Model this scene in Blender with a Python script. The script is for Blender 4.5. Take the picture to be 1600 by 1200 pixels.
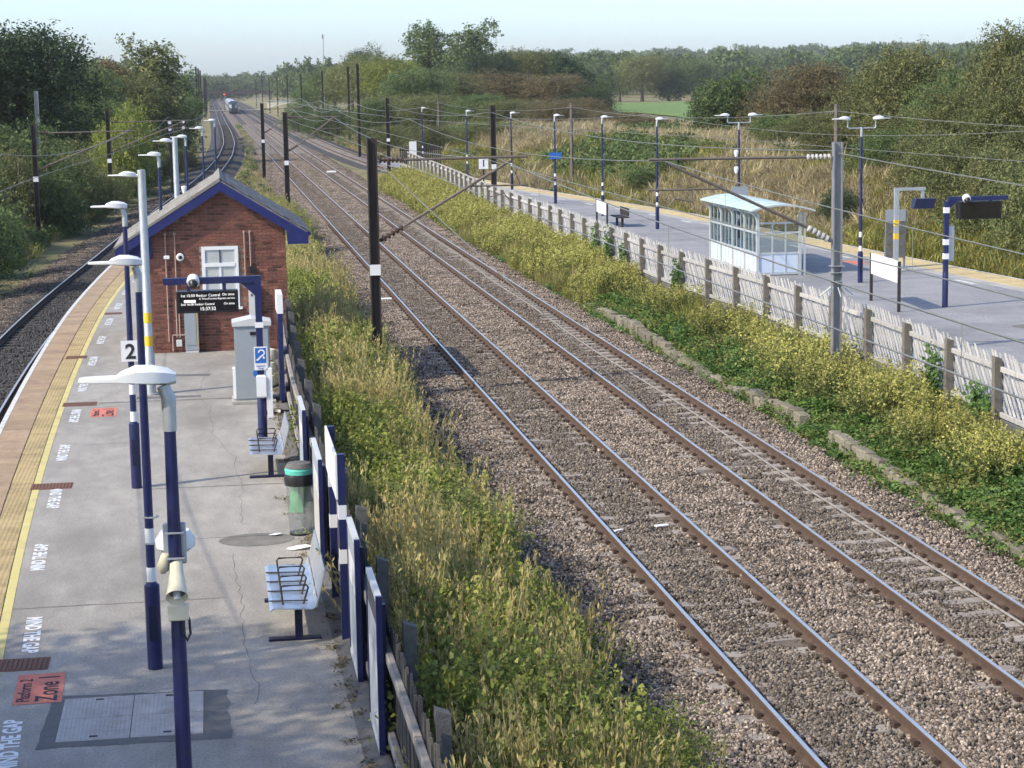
import bpy, math, random
import numpy as np
from mathutils import Matrix, Vector, Euler
for o in list(bpy.data.objects): bpy.data.objects.remove(o)
S = bpy.context.scene
COL = S.collection
rng = np.random.default_rng(7)
random.seed(7)
R = math.radians

# ---------------------------------------------------------------- camera, sky, sun, exposure
CAM_H = 7.4
PITCH, YAW, ROLL = R(8.618), R(8.477), R(.95)
cd = bpy.data.cameras.new('camera'); cam = bpy.data.objects.new('camera', cd); COL.objects.link(cam)
cd.sensor_width = 36; cd.lens = 3100/1600*36; cd.clip_start = .5; cd.clip_end = 9000
_h = Vector((math.sin(YAW), math.cos(YAW), 0)); _r = Vector((math.cos(YAW), -math.sin(YAW), 0)); _u = Vector((0, 0, 1))
_f = _h*math.cos(PITCH)-_u*math.sin(PITCH); _u0 = _h*math.sin(PITCH)+_u*math.cos(PITCH)
_ir = _r*math.cos(ROLL)-_u0*math.sin(ROLL); _iu = _r*math.sin(ROLL)+_u0*math.cos(ROLL)
cam.matrix_world = Matrix(((_ir.x, _iu.x, -_f.x, 0), (_ir.y, _iu.y, -_f.y, 0), (_ir.z, _iu.z, -_f.z, CAM_H), (0, 0, 0, 1)))
S.camera = cam

SUN_EL = R(40)
TO_SUN = Vector((-.93*math.cos(SUN_EL), -.37*math.cos(SUN_EL), math.sin(SUN_EL))).normalized()
w = bpy.data.worlds.new('World'); S.world = w; w.use_nodes = True
wn = w.node_tree.nodes; wl = w.node_tree.links
sky = wn.new('ShaderNodeTexSky'); sky.sky_type = 'NISHITA'; sky.sun_disc = False
sky.sun_elevation = SUN_EL; sky.sun_rotation = math.atan2(TO_SUN.x, TO_SUN.y)
sky.air_density = .7; sky.dust_density = 1.5; sky.ozone_density = 3; sky.altitude = 30
wl.new(sky.outputs[0], wn['Background'].inputs[0]); wn['Background'].inputs[1].default_value = .15
sl = bpy.data.lights.new('sun', 'SUN'); sun = bpy.data.objects.new('sun', sl); COL.objects.link(sun)
sl.energy = 2.3; sl.angle = R(.6); sl.color = (1, .89, .70)
sun.rotation_euler = TO_SUN.to_track_quat('Z', 'Y').to_euler(); sun.location = (-40, -20, 60)
S.view_settings.view_transform = 'Standard'; S.view_settings.look = 'None'
S.view_settings.gamma = 1; S.view_settings.use_curve_mapping = False
S.view_settings.exposure = 1.07
S.render.engine = 'CYCLES'
S.cycles.max_bounces = 4; S.cycles.use_adaptive_sampling = True; S.cycles.adaptive_threshold = .02; S.cycles.transparent_max_bounces = 8; S.cycles.volume_bounces = 0

# ---------------------------------------------------------------- materials
def srgb(h):
    h = h.lstrip('#'); v = [int(h[i:i+2], 16)/255 for i in (0, 2, 4)]
    return tuple(c/12.92 if c <= .04045 else ((c+.055)/1.055)**2.4 for c in v)
def newmat(name):
    m = bpy.data.materials.new(name); m.use_nodes = True
    return m, m.node_tree.nodes, m.node_tree.links, m.node_tree.nodes['Principled BSDF']
def mat(name, c1, c2=None, scale=6, rough=.7, metal=0, bump=0, bscale=40, rnd=0, stain=None, sscale=.6, spec=.4, world=False, stretch=None, emit=0, grain=0, gscale=55):
    m, n, l, b = newmat(name)
    c2 = c2 or c1
    tc = n.new('ShaderNodeTexCoord'); co = tc.outputs['Object']
    if world: g = n.new('ShaderNodeNewGeometry'); co = g.outputs['Position']
    if stretch:
        mp = n.new('ShaderNodeMapping'); mp.inputs['Scale'].default_value = stretch; l.new(co, mp.inputs[0]); co = mp.outputs[0]
    nz = n.new('ShaderNodeTexNoise'); nz.inputs['Scale'].default_value = scale; nz.inputs['Detail'].default_value = 8; nz.inputs['Roughness'].default_value = .65
    l.new(co, nz.inputs['Vector'])
    cr = n.new('ShaderNodeValToRGB'); cr.color_ramp.elements[0].position = .32; cr.color_ramp.elements[1].position = .68
    cr.color_ramp.elements[0].color = (*c1, 1); cr.color_ramp.elements[1].color = (*c2, 1)
    l.new(nz.outputs['Fac'], cr.inputs[0]); col = cr.outputs[0]
    if stain:
        n2 = n.new('ShaderNodeTexNoise'); n2.inputs['Scale'].default_value = sscale; n2.inputs['Detail'].default_value = 10; n2.inputs['Roughness'].default_value = .7
        l.new(co, n2.inputs['Vector'])
        mr = n.new('ShaderNodeMapRange'); mr.inputs[1].default_value = .48; mr.inputs[2].default_value = .68; l.new(n2.outputs['Fac'], mr.inputs[0])
        mx = n.new('ShaderNodeMix'); mx.data_type = 'RGBA'; l.new(mr.outputs[0], mx.inputs[0]); l.new(col, mx.inputs[6]); mx.inputs[7].default_value = (*stain, 1); col = mx.outputs[2]
    if rnd:
        oi = n.new('ShaderNodeObjectInfo'); mr = n.new('ShaderNodeMapRange'); mr.inputs[3].default_value = 1-rnd; mr.inputs[4].default_value = 1+rnd
        l.new(oi.outputs['Random'], mr.inputs[0])
        hs = n.new('ShaderNodeHueSaturation'); l.new(mr.outputs[0], hs.inputs['Value']); l.new(col, hs.inputs['Color']); col = hs.outputs[0]
    if grain:
        gg = n.new('ShaderNodeNewGeometry'); ng_ = n.new('ShaderNodeTexNoise'); ng_.inputs['Scale'].default_value = gscale; ng_.inputs['Detail'].default_value = 3; l.new(gg.outputs['Position'], ng_.inputs['Vector'])
        gm = n.new('ShaderNodeMapRange'); gm.inputs[1].default_value = .3; gm.inputs[2].default_value = .7; gm.inputs[3].default_value = 1-grain; gm.inputs[4].default_value = 1+grain; l.new(ng_.outputs['Fac'], gm.inputs[0])
        gh = n.new('ShaderNodeHueSaturation'); l.new(gm.outputs[0], gh.inputs['Value']); l.new(col, gh.inputs['Color']); col = gh.outputs[0]
    l.new(col, b.inputs['Base Color'])
    b.inputs['Roughness'].default_value = rough; b.inputs['Metallic'].default_value = metal
    b.inputs['Specular IOR Level'].default_value = spec
    if bump:
        nb = n.new('ShaderNodeTexNoise'); nb.inputs['Scale'].default_value = bscale; nb.inputs['Detail'].default_value = 6; l.new(co, nb.inputs['Vector'])
        bp = n.new('ShaderNodeBump'); bp.inputs['Strength'].default_value = bump; bp.inputs['Distance'].default_value = .02; l.new(nb.outputs['Fac'], bp.inputs['Height']); l.new(bp.outputs[0], b.inputs['Normal'])
    if emit:
        l.new(col, b.inputs['Emission Color']); b.inputs['Emission Strength'].default_value = emit
    return m
def leafmat(name, cols, transl=.3, rnd=.18, rough=.55):
    """foliage: the tint stored on each leaf picks its colour, each plant differs a little"""
    m, n, l, b = newmat(name)
    at = n.new('ShaderNodeAttribute'); at.attribute_name = 'tint'
    cr = n.new('ShaderNodeValToRGB')
    while len(cr.color_ramp.elements) < len(cols): cr.color_ramp.elements.new(.5)
    for i, c in enumerate(cols):
        cr.color_ramp.elements[i].position = i/(len(cols)-1); cr.color_ramp.elements[i].color = (*c, 1)
    l.new(at.outputs['Fac'], cr.inputs[0])
    oi = n.new('ShaderNodeObjectInfo'); mr = n.new('ShaderNodeMapRange'); mr.inputs[3].default_value = 1-rnd; mr.inputs[4].default_value = 1+rnd
    l.new(oi.outputs['Random'], mr.inputs[0])
    hs = n.new('ShaderNodeHueSaturation'); l.new(mr.outputs[0], hs.inputs['Value']); l.new(cr.outputs[0], hs.inputs['Color'])
    l.new(hs.outputs[0], b.inputs['Base Color']); b.inputs['Roughness'].default_value = rough; b.inputs['Specular IOR Level'].default_value = .25
    tr = n.new('ShaderNodeBsdfTranslucent'); l.new(hs.outputs[0], tr.inputs[0])
    mx = n.new('ShaderNodeMixShader'); mx.inputs[0].default_value = transl
    l.new(b.outputs[0], mx.inputs[1]); l.new(tr.outputs[0], mx.inputs[2]); l.new(mx.outputs[0], n['Material Output'].inputs[0])
    return m
def glass(name, tint=(.8, .88, .9), alpha=.25, rough=.05):
    m, n, l, b = newmat(name)
    t = n.new('ShaderNodeBsdfTransparent'); t.inputs[0].default_value = (*tint, 1)
    gl = n.new('ShaderNodeBsdfGlossy'); gl.inputs['Roughness'].default_value = rough; gl.inputs[0].default_value = (.9, .95, 1, 1)
    mx = n.new('ShaderNodeMixShader'); mx.inputs[0].default_value = alpha
    l.new(t.outputs[0], mx.inputs[1]); l.new(gl.outputs[0], mx.inputs[2]); l.new(mx.outputs[0], n['Material Output'].inputs[0])
    return m
def tactilemat(name, c1, c2, pitch=.067):
    """blister paving: raised domes as bump, worn colour"""
    m = mat(name, c1, c2, 9, .85, rnd=.1, stain=tuple(x*.75 for x in c1), sscale=2, world=True)
    n, l = m.node_tree.nodes, m.node_tree.links; b = n['Principled BSDF']
    g = n.new('ShaderNodeNewGeometry'); vm = n.new('ShaderNodeVectorMath'); vm.operation = 'SCALE'; vm.inputs['Scale'].default_value = 1/pitch
    l.new(g.outputs['Position'], vm.inputs[0])
    vo = n.new('ShaderNodeTexVoronoi'); vo.voronoi_dimensions = '2D'; vo.inputs['Randomness'].default_value = 0; vo.inputs['Scale'].default_value = 1
    l.new(vm.outputs[0], vo.inputs['Vector'])
    mr = n.new('ShaderNodeMapRange'); mr.inputs[1].default_value = .15; mr.inputs[2].default_value = .42; mr.inputs[3].default_value = 1; mr.inputs[4].default_value = 0
    l.new(vo.outputs['Distance'], mr.inputs[0])
    bp = n.new('ShaderNodeBump'); bp.inputs['Strength'].default_value = .9; bp.inputs['Distance'].default_value = .006; l.new(mr.outputs[0], bp.inputs['Height']); l.new(bp.outputs[0], b.inputs['Normal'])
    return m

M = {}
M['asphalt'] = mat('asphalt', (.268, .255, .232), (.37, .353, .322), 2.6, .9, bump=.3, bscale=130, stain=(.225, .213, .193), sscale=.55, world=True, stretch=(1, .45, 1), grain=.22, gscale=38)
M['asphalt_dark'] = mat('asphalt_dark', (.12, .12, .12), (.16, .16, .16), 6, .9, bump=.5, bscale=90, world=True)
M['asphalt_right'] = mat('asphalt_right', (.235, .24, .25), (.31, .312, .32), .8, .9, bump=.4, bscale=60, stain=(.185, .188, .197), sscale=.3, world=True, grain=.15, gscale=14)
M['crack'] = mat('crack', (.12, .118, .112), rough=.95)
M['surface_mark'] = mat('surface_mark', (.13, .128, .12), (.2, .19, .17), 4, .95, world=True)
M['coping'] = mat('coping', (.31, .222, .142), (.39, .29, .19), 5, .88, bump=.25, rnd=.12, stain=(.25, .17, .12), sscale=1.3, world=True)
M['white_paint'] = mat('white_paint', (.55, .55, .53), (.66, .66, .64), 9, .75, stain=(.38, .37, .35), sscale=4, world=True)
M['tactile'] = tactilemat('tactile', (.36, .275, .135), (.43, .335, .17))
M['tactile_right'] = tactilemat('tactile_right', (.50, .395, .20), (.57, .46, .245))
M['yellow_paint'] = mat('yellow_paint', (.55, .48, .17), (.60, .53, .24), 6, .75, stain=(.42, .36, .17), sscale=3, world=True)
M['red_paint'] = mat('red_paint', (.55, .17, .12), (.62, .21, .15), 10, .8, stain=(.42, .17, .13), sscale=6, world=True)
M['black_paint'] = mat('black_paint', (.03, .025, .03), rough=.7)
M['rust_iron'] = mat('rust_iron', (.13, .065, .045), (.2, .1, .07), 20, .85, bump=.3, world=True)
M['metal_plate'] = mat('metal_plate', (.40, .38, .36), (.47, .45, .43), 8, .7, metal=.1, stain=(.34, .30, .27), sscale=3, world=True)
M['brick'] = mat('brick', (.125, .05, .036), (.215, .086, .06), 3.5, .9, bump=.4, bscale=30, rnd=.5, world=True)
M['mortar'] = mat('mortar', (.21, .155, .12), (.28, .215, .17), 12, .95, bump=.4, world=True)
M['navy'] = mat('navy', (.008, .012, .075), (.011, .017, .095), 3, .4, spec=.5, stain=(.022, .028, .075), sscale=5)
M['navy_frame'] = mat('navy_frame', (.007, .009, .035), (.01, .012, .045), 3, .4)
M['white_plastic'] = mat('white_plastic', (.72, .74, .75), (.78, .8, .8), 4, .45)
M['galv'] = mat('galvanised', (.38, .41, .42), (.52, .55, .56), 14, .5, metal=.55, stretch=(1, 1, .3))
M['steel'] = mat('stainless', (.62, .64, .67), (.72, .73, .75), 5, .32, metal=.85)
M['dark_steel'] = mat('dark_steel', (.03, .028, .028), (.055, .048, .045), 8, .7, metal=.2)
M['mast_brown'] = mat('mast_brown', (.028, .022, .02), (.06, .046, .038), 3, .75, metal=.1, stretch=(4, 4, .5))
M['mast_grey'] = mat('mast_grey', (.2, .205, .21), (.29, .295, .30), 5, .6, metal=.3, stretch=(3, 3, .5))
M['tube_brown'] = mat('tube_brown', (.12, .10, .085), (.2, .17, .15), 6, .7, metal=.3)
M['insulator'] = mat('insulator', (.42, .40, .38), (.5, .48, .46), 5, .3)
M['insulator_dark'] = mat('insulator_dark', (.09, .05, .035), rough=.3)
M['wire'] = mat('wire', (.20, .20, .17), (.3, .3, .26), 3, .45, metal=.5)
M['rail_side'] = mat('rail_side', (.075, .05, .038), (.12, .08, .058), 9, .85, bump=.2, world=True)
M['rail_top'] = mat('rail_top', (.70, .67, .62), (.80, .77, .72), 3, .38, metal=.8)
M['sleeper'] = mat('sleeper', (.24, .21, .18), (.36, .32, .28), 5, .9, bump=.3, rnd=.18)
M['clip'] = mat('clip', (.05, .032, .024), (.08, .05, .035), 20, .85)
M['ballast_main'] = mat('ballast_main', (.075, .06, .05), (.25, .205, .17), 16, .95, bump=1, bscale=16, world=True, stain=(.12, .095, .078), sscale=.5)
M['ballast_dirty'] = mat('ballast_dirty', (.035, .031, .028), (.14, .122, .108), 16, .95, bump=1, bscale=16, world=True, stain=(.06, .052, .045), sscale=.4)
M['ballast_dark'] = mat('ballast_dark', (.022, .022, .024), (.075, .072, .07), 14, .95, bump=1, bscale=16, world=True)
M['timber_pale'] = mat('timber_pale', (.34, .33, .31), (.53, .52, .495), 5, .9, bump=.3, rnd=.2, stain=(.24, .235, .2), sscale=2, stretch=(6, 6, .8))
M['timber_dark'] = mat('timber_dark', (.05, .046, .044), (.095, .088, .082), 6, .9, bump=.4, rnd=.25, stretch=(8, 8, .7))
M['timber_rail'] = mat('timber_rail', (.2, .185, .17), (.34, .32, .30), 6, .9, bump=.4)
M['concrete_post'] = mat('concrete_post', (.11, .1, .088), (.19, .17, .145), 6, .95, bump=.4, stain=(.12, .12, .08), sscale=2)
M['concrete_dark'] = mat('concrete_dark', (.09, .09, .088), (.16, .155, .15), 6, .95, bump=.4)
M['concrete'] = mat('concrete', (.34, .33, .31), (.44, .43, .40), 4, .9, bump=.3, stain=(.25, .24, .22), sscale=1, world=True)
M['stone'] = mat('stone', (.17, .155, .115), (.28, .255, .2), 5, .95, bump=.6, rnd=.25, stain=(.13, .14, .09), sscale=3)
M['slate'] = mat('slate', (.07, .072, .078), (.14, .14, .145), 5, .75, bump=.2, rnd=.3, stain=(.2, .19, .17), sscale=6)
M['slate_pale_lit'] = mat('slate_pale_lit', (.22, .208, .182), (.32, .303, .27), 4, .85, bump=.3, rnd=.18, stain=(.16, .15, .125), sscale=4)
M['blue_board'] = mat('blue_board', (.012, .017, .10), (.017, .024, .13), 4, .5)
M['cabinet_grey'] = mat('cabinet_grey', (.27, .31, .345), (.30, .34, .37), 3, .5)
M['pale_grey'] = mat('pale_grey', (.5, .52, .52), (.56, .58, .58), 3, .5)
M['cream'] = mat('cream', (.62, .58, .42), (.68, .64, .5), 6, .5)
M['conduit'] = mat('conduit', (.36, .27, .23), (.42, .32, .27), 5, .6)
M['black_plastic'] = mat('black_plastic', (.012, .012, .014), (.02, .02, .022), 5, .35)
M['screen'] = mat('screen', (.012, .011, .012), rough=.15)
M['led_white'] = mat('led_white', (.8, .78, .75), emit=.45)
M['blue_sign'] = mat('blue_sign', (.02, .12, .42), (.03, .14, .46), 4, .4)
M['sign_white'] = mat('sign_white', (.75, .76, .76), (.8, .8, .8), 2, .4)
M['poster'] = mat('poster', (.55, .55, .56), (.75, .75, .74), 2.5, .35, stain=(.2, .23, .3), sscale=3)
M['pane_pale'] = mat('pane_pale', (.40, .43, .43), (.52, .54, .53), 1.5, .18, spec=.7)
M['teal'] = mat('teal', (.10, .50, .40), (.13, .56, .46), 5, .45)
M['green_bag'] = mat('green_bag', (.12, .42, .18), (.25, .55, .3), 6, .4)
M['clear'] = glass('clear_plastic', (.93, .94, .93), .16, .35)
M['shelter_glass'] = glass('shelter_glass', (.72, .78, .79), .045, .05)
M['shelter_panel'] = mat('shelter_panel', (.52, .60, .72), (.6, .67, .78), 2, .45)
M['shelter_frame'] = mat('shelter_frame', (.44, .48, .49), (.55, .58, .58), 4, .5, metal=.2)
M['shelter_roof'] = mat('shelter_roof', (.45, .60, .60), (.58, .72, .71), 2, .45, stain=(.42, .50, .48), sscale=1.4)
M['yellow_band'] = mat('yellow_band', (.75, .5, .04), rough=.5)
M['bark'] = mat('bark', (.06, .045, .035), (.11, .085, .065), 5, .95, bump=.6, stretch=(4, 4, 1))
M['soil'] = mat('soil', (.11, .085, .055), (.19, .155, .09), 3, .95, bump=.8, bscale=12, world=True)
M['grass_ground'] = mat('grass_ground', (.115, .115, .045), (.30, .24, .115), .5, .95, bump=.8, bscale=6, stain=(.08, .1, .035), sscale=.15, world=True)
M['field'] = mat('field', (.10, .17, .03), (.15, .22, .05), .25, .9, bump=.6, bscale=3, world=True, stretch=(4, .15, 1))
M['red_light'] = mat('red_light', (.9, .02, .02), emit=4)
M['train_white'] = mat('train_white', (.30, .33, .37), (.36, .39, .43), 1, .35)
M['train_dark'] = mat('train_dark', (.02, .035, .045), rough=.25)
M['paper'] = mat('paper', (.8, .8, .78), rough=.8)

# ---------------------------------------------------------------- object helpers
def tag(o, label=None, cat=None, group=None, kind=None):
    if label: o['label'] = label
    if cat: o['category'] = cat
    if group: o['group'] = group
    if kind: o['kind'] = kind
    return o
def link(name, data, parent=None, loc=None, rot=None, scale=None):
    o = bpy.data.objects.new(name, data); COL.objects.link(o)
    if parent is not None: o.parent = parent
    if loc is not None: o.location = loc
    if rot is not None: o.rotation_euler = rot
    if scale is not None: o.scale = scale
    return o
def thing(name, label, cat, loc=(0, 0, 0), group=None, rz=0):
    o = link(name, None, None, loc, (0, 0, rz)); o.empty_display_size = .1
    return tag(o, label, cat, group)
class MB:
    """collects shapes into one mesh"""
    def __init__(s): s.v = []; s.f = []; s.m = []
    def add(s, vs, fs, mi=0):
        k = len(s.v); s.v += [tuple(v) for v in vs]; s.f += [tuple(i+k for i in f) for f in fs]; s.m += [mi]*len(fs); return s
    def box(s, x0, x1, y0, y1, z0, z1, mi=0, b=0):
        if b:
            p = []
            for z, i in ((z0, b), (z0+b, 0), (z1-b, 0), (z1, b)):
                for x, y in ((x0+i, y0+i), (x1-i, y0+i), (x1-i, y1-i), (x0+i, y1-i)): p.append((x, y, z))
            f = [(3, 2, 1, 0), (12, 13, 14, 15)]
            for r in range(3):
                for c in range(4): f.append((r*4+c, r*4+(c+1) % 4, r*4+4+(c+1) % 4, r*4+4+c))
            return s.add(p, f, mi)
        return s.add([(x0, y0, z0), (x1, y0, z0), (x1, y1, z0), (x0, y1, z0), (x0, y0, z1), (x1, y0, z1), (x1, y1, z1), (x0, y1, z1)],
                     [(3, 2, 1, 0), (4, 5, 6, 7), (0, 1, 5, 4), (1, 2, 6, 5), (2, 3, 7, 6), (3, 0, 4, 7)], mi)
    def rings(s, rs, closed_ends=True, mi=0):
        n = len(rs[0]); vs = [p for r in rs for p in r]; fs = []
        for i in range(len(rs)-1):
            for j in range(n): fs.append((i*n+j, i*n+(j+1) % n, (i+1)*n+(j+1) % n, (i+1)*n+j))
        if closed_ends: fs.append(tuple(reversed(range(n)))); fs.append(tuple((len(rs)-1)*n+j for j in range(n)))
        return s.add(vs, fs, mi)
    def tube(s, pts, r, n=8, mi=0, caps=True):
        pts = [Vector(p) for p in pts]; rs = r if isinstance(r, (list, tuple)) else [r]*len(pts); out = []
        t0 = (pts[1]-pts[0]).normalized(); up = Vector((0, 0, 1)) if abs(t0.z) < .9 else Vector((1, 0, 0))
        for i, p in enumerate(pts):
            t = (pts[min(i+1, len(pts)-1)]-pts[max(i-1, 0)]).normalized()
            a = up.cross(t); a = a.normalized() if a.length > 1e-4 else Vector((1, 0, 0)); b = t.cross(a).normalized()
            out.append([p+(a*math.cos(2*math.pi*k/n)+b*math.sin(2*math.pi*k/n))*rs[i] for k in range(n)])
        return s.rings(out, caps, mi)
    def cyl(s, x, y, z0, z1, r0, r1=None, n=12, mi=0): return s.tube([(x, y, z0), (x, y, z1)], [r0, r0 if r1 is None else r1], n, mi)
    def lathe(s, prof, n=14, c=(0, 0, 0), mi=0):
        return s.rings([[(c[0]+r*math.cos(2*math.pi*k/n), c[1]+r*math.sin(2*math.pi*k/n), c[2]+z) for k in range(n)] for r, z in prof], True, mi)
    def prism(s, poly, axis, a, b, mi=0):
        def p3(u, v, t): return (t, u, v) if axis == 'x' else ((u, t, v) if axis == 'y' else (u, v, t))
        return s.rings([[p3(u, v, a) for u, v in poly], [p3(u, v, b) for u, v in poly]], True, mi)
    def quad(s, a, b, c, d, mi=0): return s.add([a, b, c, d], [(0, 1, 2, 3)], mi)
    def mesh(s, name, mats, smooth=False):
        me = bpy.data.meshes.new(name); me.from_pydata(s.v, [], s.f)
        for m in (mats if isinstance(mats, (list, tuple)) else [mats]): me.materials.append(M[m] if isinstance(m, str) else m)
        if any(s.m): me.polygons.foreach_set('material_index', s.m)
        if smooth: me.shade_smooth(); me.set_sharp_from_angle(angle=R(40))
        me.update(); return me
    def build(s, name, mats, parent=None, smooth=False, loc=None, rot=None): return link(name, s.mesh(name, mats, smooth), parent, loc, rot)
def copy_tree(o, parent=None):
    c = o.copy(); COL.objects.link(c); c.parent = parent
    for ch in o.children: copy_tree(ch, c)
    return c
def text_mesh(body, size, mat_, ext=0.0, align='LEFT', bold=0):
    cu = bpy.data.curves.new('lettering', 'FONT'); cu.body = body; cu.size = size; cu.extrude = ext; cu.align_x = align; cu.offset = bold; cu.resolution_u = 3
    o = bpy.data.objects.new('lettering', cu); me = bpy.data.meshes.new_from_object(o); bpy.data.objects.remove(o); bpy.data.curves.remove(cu)
    me.materials.clear(); me.materials.append(M[mat_]); return me
def spline(tab):
    xs = np.array([t[0] for t in tab], float); ys = np.array([t[1] for t in tab], float)
    d = np.gradient(ys, xs)
    def f(x):
        x = np.clip(x, xs[0], xs[-1]); i = np.clip(np.searchsorted(xs, x)-1, 0, len(xs)-2)
        h = xs[i+1]-xs[i]; t = (x-xs[i])/h
        return (2*t**3-3*t**2+1)*ys[i]+(t**3-2*t**2+t)*h*d[i]+(-2*t**3+3*t**2)*ys[i+1]+(t**3-t**2)*h*d[i+1]
    return f
ORD = ['nearest', 'second', 'third', 'fourth', 'fifth', 'sixth', 'seventh', 'eighth', 'ninth', 'tenth', 'eleventh', 'twelfth', 'thirteenth', 'fourteenth', 'fifteenth', 'sixteenth', 'seventeenth', 'eighteenth', 'nineteenth', 'twentieth']

# ---------------------------------------------------------------- leaf and grass makers (numpy)
def quads_mesh(name, V, tint, mats, mi=None):
    """V: (n,4,3) leaf corners -> mesh of folded leaves (two triangles each)"""
    n = len(V); me = bpy.data.meshes.new(name)
    me.vertices.add(n*4); me.vertices.foreach_set('co', V.reshape(-1).astype('f'))
    idx = np.arange(n)[:, None]*4+np.array([0, 1, 2, 0, 2, 3]); idx = idx.reshape(-1)
    me.loops.add(n*6); me.loops.foreach_set('vertex_index', idx.astype('i'))
    me.polygons.add(n*2); me.polygons.foreach_set('loop_start', np.arange(n*2, dtype='i')*3)
    if mi is not None: me.polygons.foreach_set('material_index', np.repeat(mi, 2).astype('i'))
    at = me.attributes.new('tint', 'FLOAT', 'POINT'); at.data.foreach_set('value', np.repeat(tint, 4).astype('f'))
    for m in mats: me.materials.append(M[m] if isinstance(m, str) else m)
    me.update(calc_edges=True); return me
def unit(a): return a/np.maximum(np.linalg.norm(a, axis=-1, keepdims=True), 1e-9)
def leaves(C, N, size, rg, aspect=.55, fold=.12):
    """leaf corners round centres C with normals N"""
    n = len(C); t = unit(np.cross(N, rg.normal(size=(n, 3)))); b = np.cross(N, t)
    s = size*rg.uniform(.6, 1.35, (n, 1))
    return np.stack([C-t*s*.5, C+b*s*aspect*.5+N*s*fold, C+t*s*.5, C-b*s*aspect*.5+N*s*fold], 1)
def sprays(lobes, n, per, L, droop, sig, size, rg, up=.35, inner=.3, outer=.95, thin=0):
    """leafy twigs that start inside the lobes and reach outwards; lobes = (centre, radii)"""
    c = np.array([l[0] for l in lobes], float); r = np.array([l[1] for l in lobes], float)
    wgt = (r[:, 0]*r[:, 1]+r[:, 0]*r[:, 2]); k = rg.choice(len(lobes), n, p=wgt/wgt.sum())
    d = unit(rg.normal(size=(n, 3))+np.array([0, 0, .25])); u = rg.uniform(inner, outer, (n, 1))**.6
    st = c[k]+d*r[k]*u
    dr = unit(d*.7+rg.normal(size=(n, 3))*.45+np.array([0, 0, up])); ln = L*rg.uniform(.5, 1.4, (n, 1))
    t = rg.uniform(0, 1, (n, per))
    P = st[:, None]+dr[:, None]*ln[:, None]*t[..., None]
    P[..., 2] -= droop*ln*t**2
    P += rg.normal(size=P.shape)*sig*(1-.5*t[..., None])
    N = unit(rg.normal(size=P.shape)+np.array([0, 0, .8])+d[:, None]*.5)
    ct = rg.normal(.5, .17, (n, 1))+np.zeros((n, per))+rg.normal(0, .12, (n, per))
    return leaves(P.reshape(-1, 3), N.reshape(-1, 3), size, rg), np.clip(ct.reshape(-1), 0, 1), st
def trunk_mb(h, r, limbs, rg, lean=.05, n=7):
    mb = MB(); p = [Vector((0, 0, -.3))]; rr = [r*1.35]
    for i in range(1, 6):
        p.append(Vector((rg.normal()*lean*i*.4, rg.normal()*lean*i*.4, h*i/5))); rr.append(r*(1-.13*i))
    mb.tube(p, rr, n)
    for e in limbs:
        e = Vector(e); a = p[rg.integers(2, 6)]; m_ = a.lerp(e, .5)+Vector((rg.normal()*.2, rg.normal()*.2, -.1*(e-a).length*.5))
        rb = r*rg.uniform(.28, .5); mb.tube([a, m_, e], [rb, rb*.65, rb*.2], 5)
    return mb
def blades(n, rad, h, wd, rg, lean=.35, curve=.5):
    """grass blades: n x (root quad + tip) as two leaf quads each -> (2n,4,3)"""
    a = rg.uniform(0, 2*np.pi, n); q = rad*np.sqrt(rg.uniform(0, 1, n)); base = np.stack([q*np.cos(a), q*np.sin(a), np.zeros(n)-.05], 1)
    dr = rg.uniform(0, 2*np.pi, n); dv = np.stack([np.cos(dr), np.sin(dr), np.zeros(n)], 1); sv = np.stack([-np.sin(dr), np.cos(dr), np.zeros(n)], 1)
    hh = h*rg.uniform(.5, 1.15, (n, 1)); ln = lean*rg.uniform(.2, 1.2, (n, 1)); W = wd*rg.uniform(.7, 1.3, (n, 1))
    mid = base+dv*hh*ln*.45+np.array([0, 0, 1])*hh*.6
    tip = base+dv*hh*ln*(.9+curve)+np.array([0, 0, 1])*hh*(1-.25*ln)
    q1 = np.stack([base-sv*W*.5, base+sv*W*.5, mid+sv*W*.45, mid-sv*W*.45], 1)
    q2 = np.stack([mid-sv*W*.45, mid+sv*W*.45, tip+sv*W*.06, tip-sv*W*.06], 1)
    return np.concatenate([q1, q2]), hh[:, 0]
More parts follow.
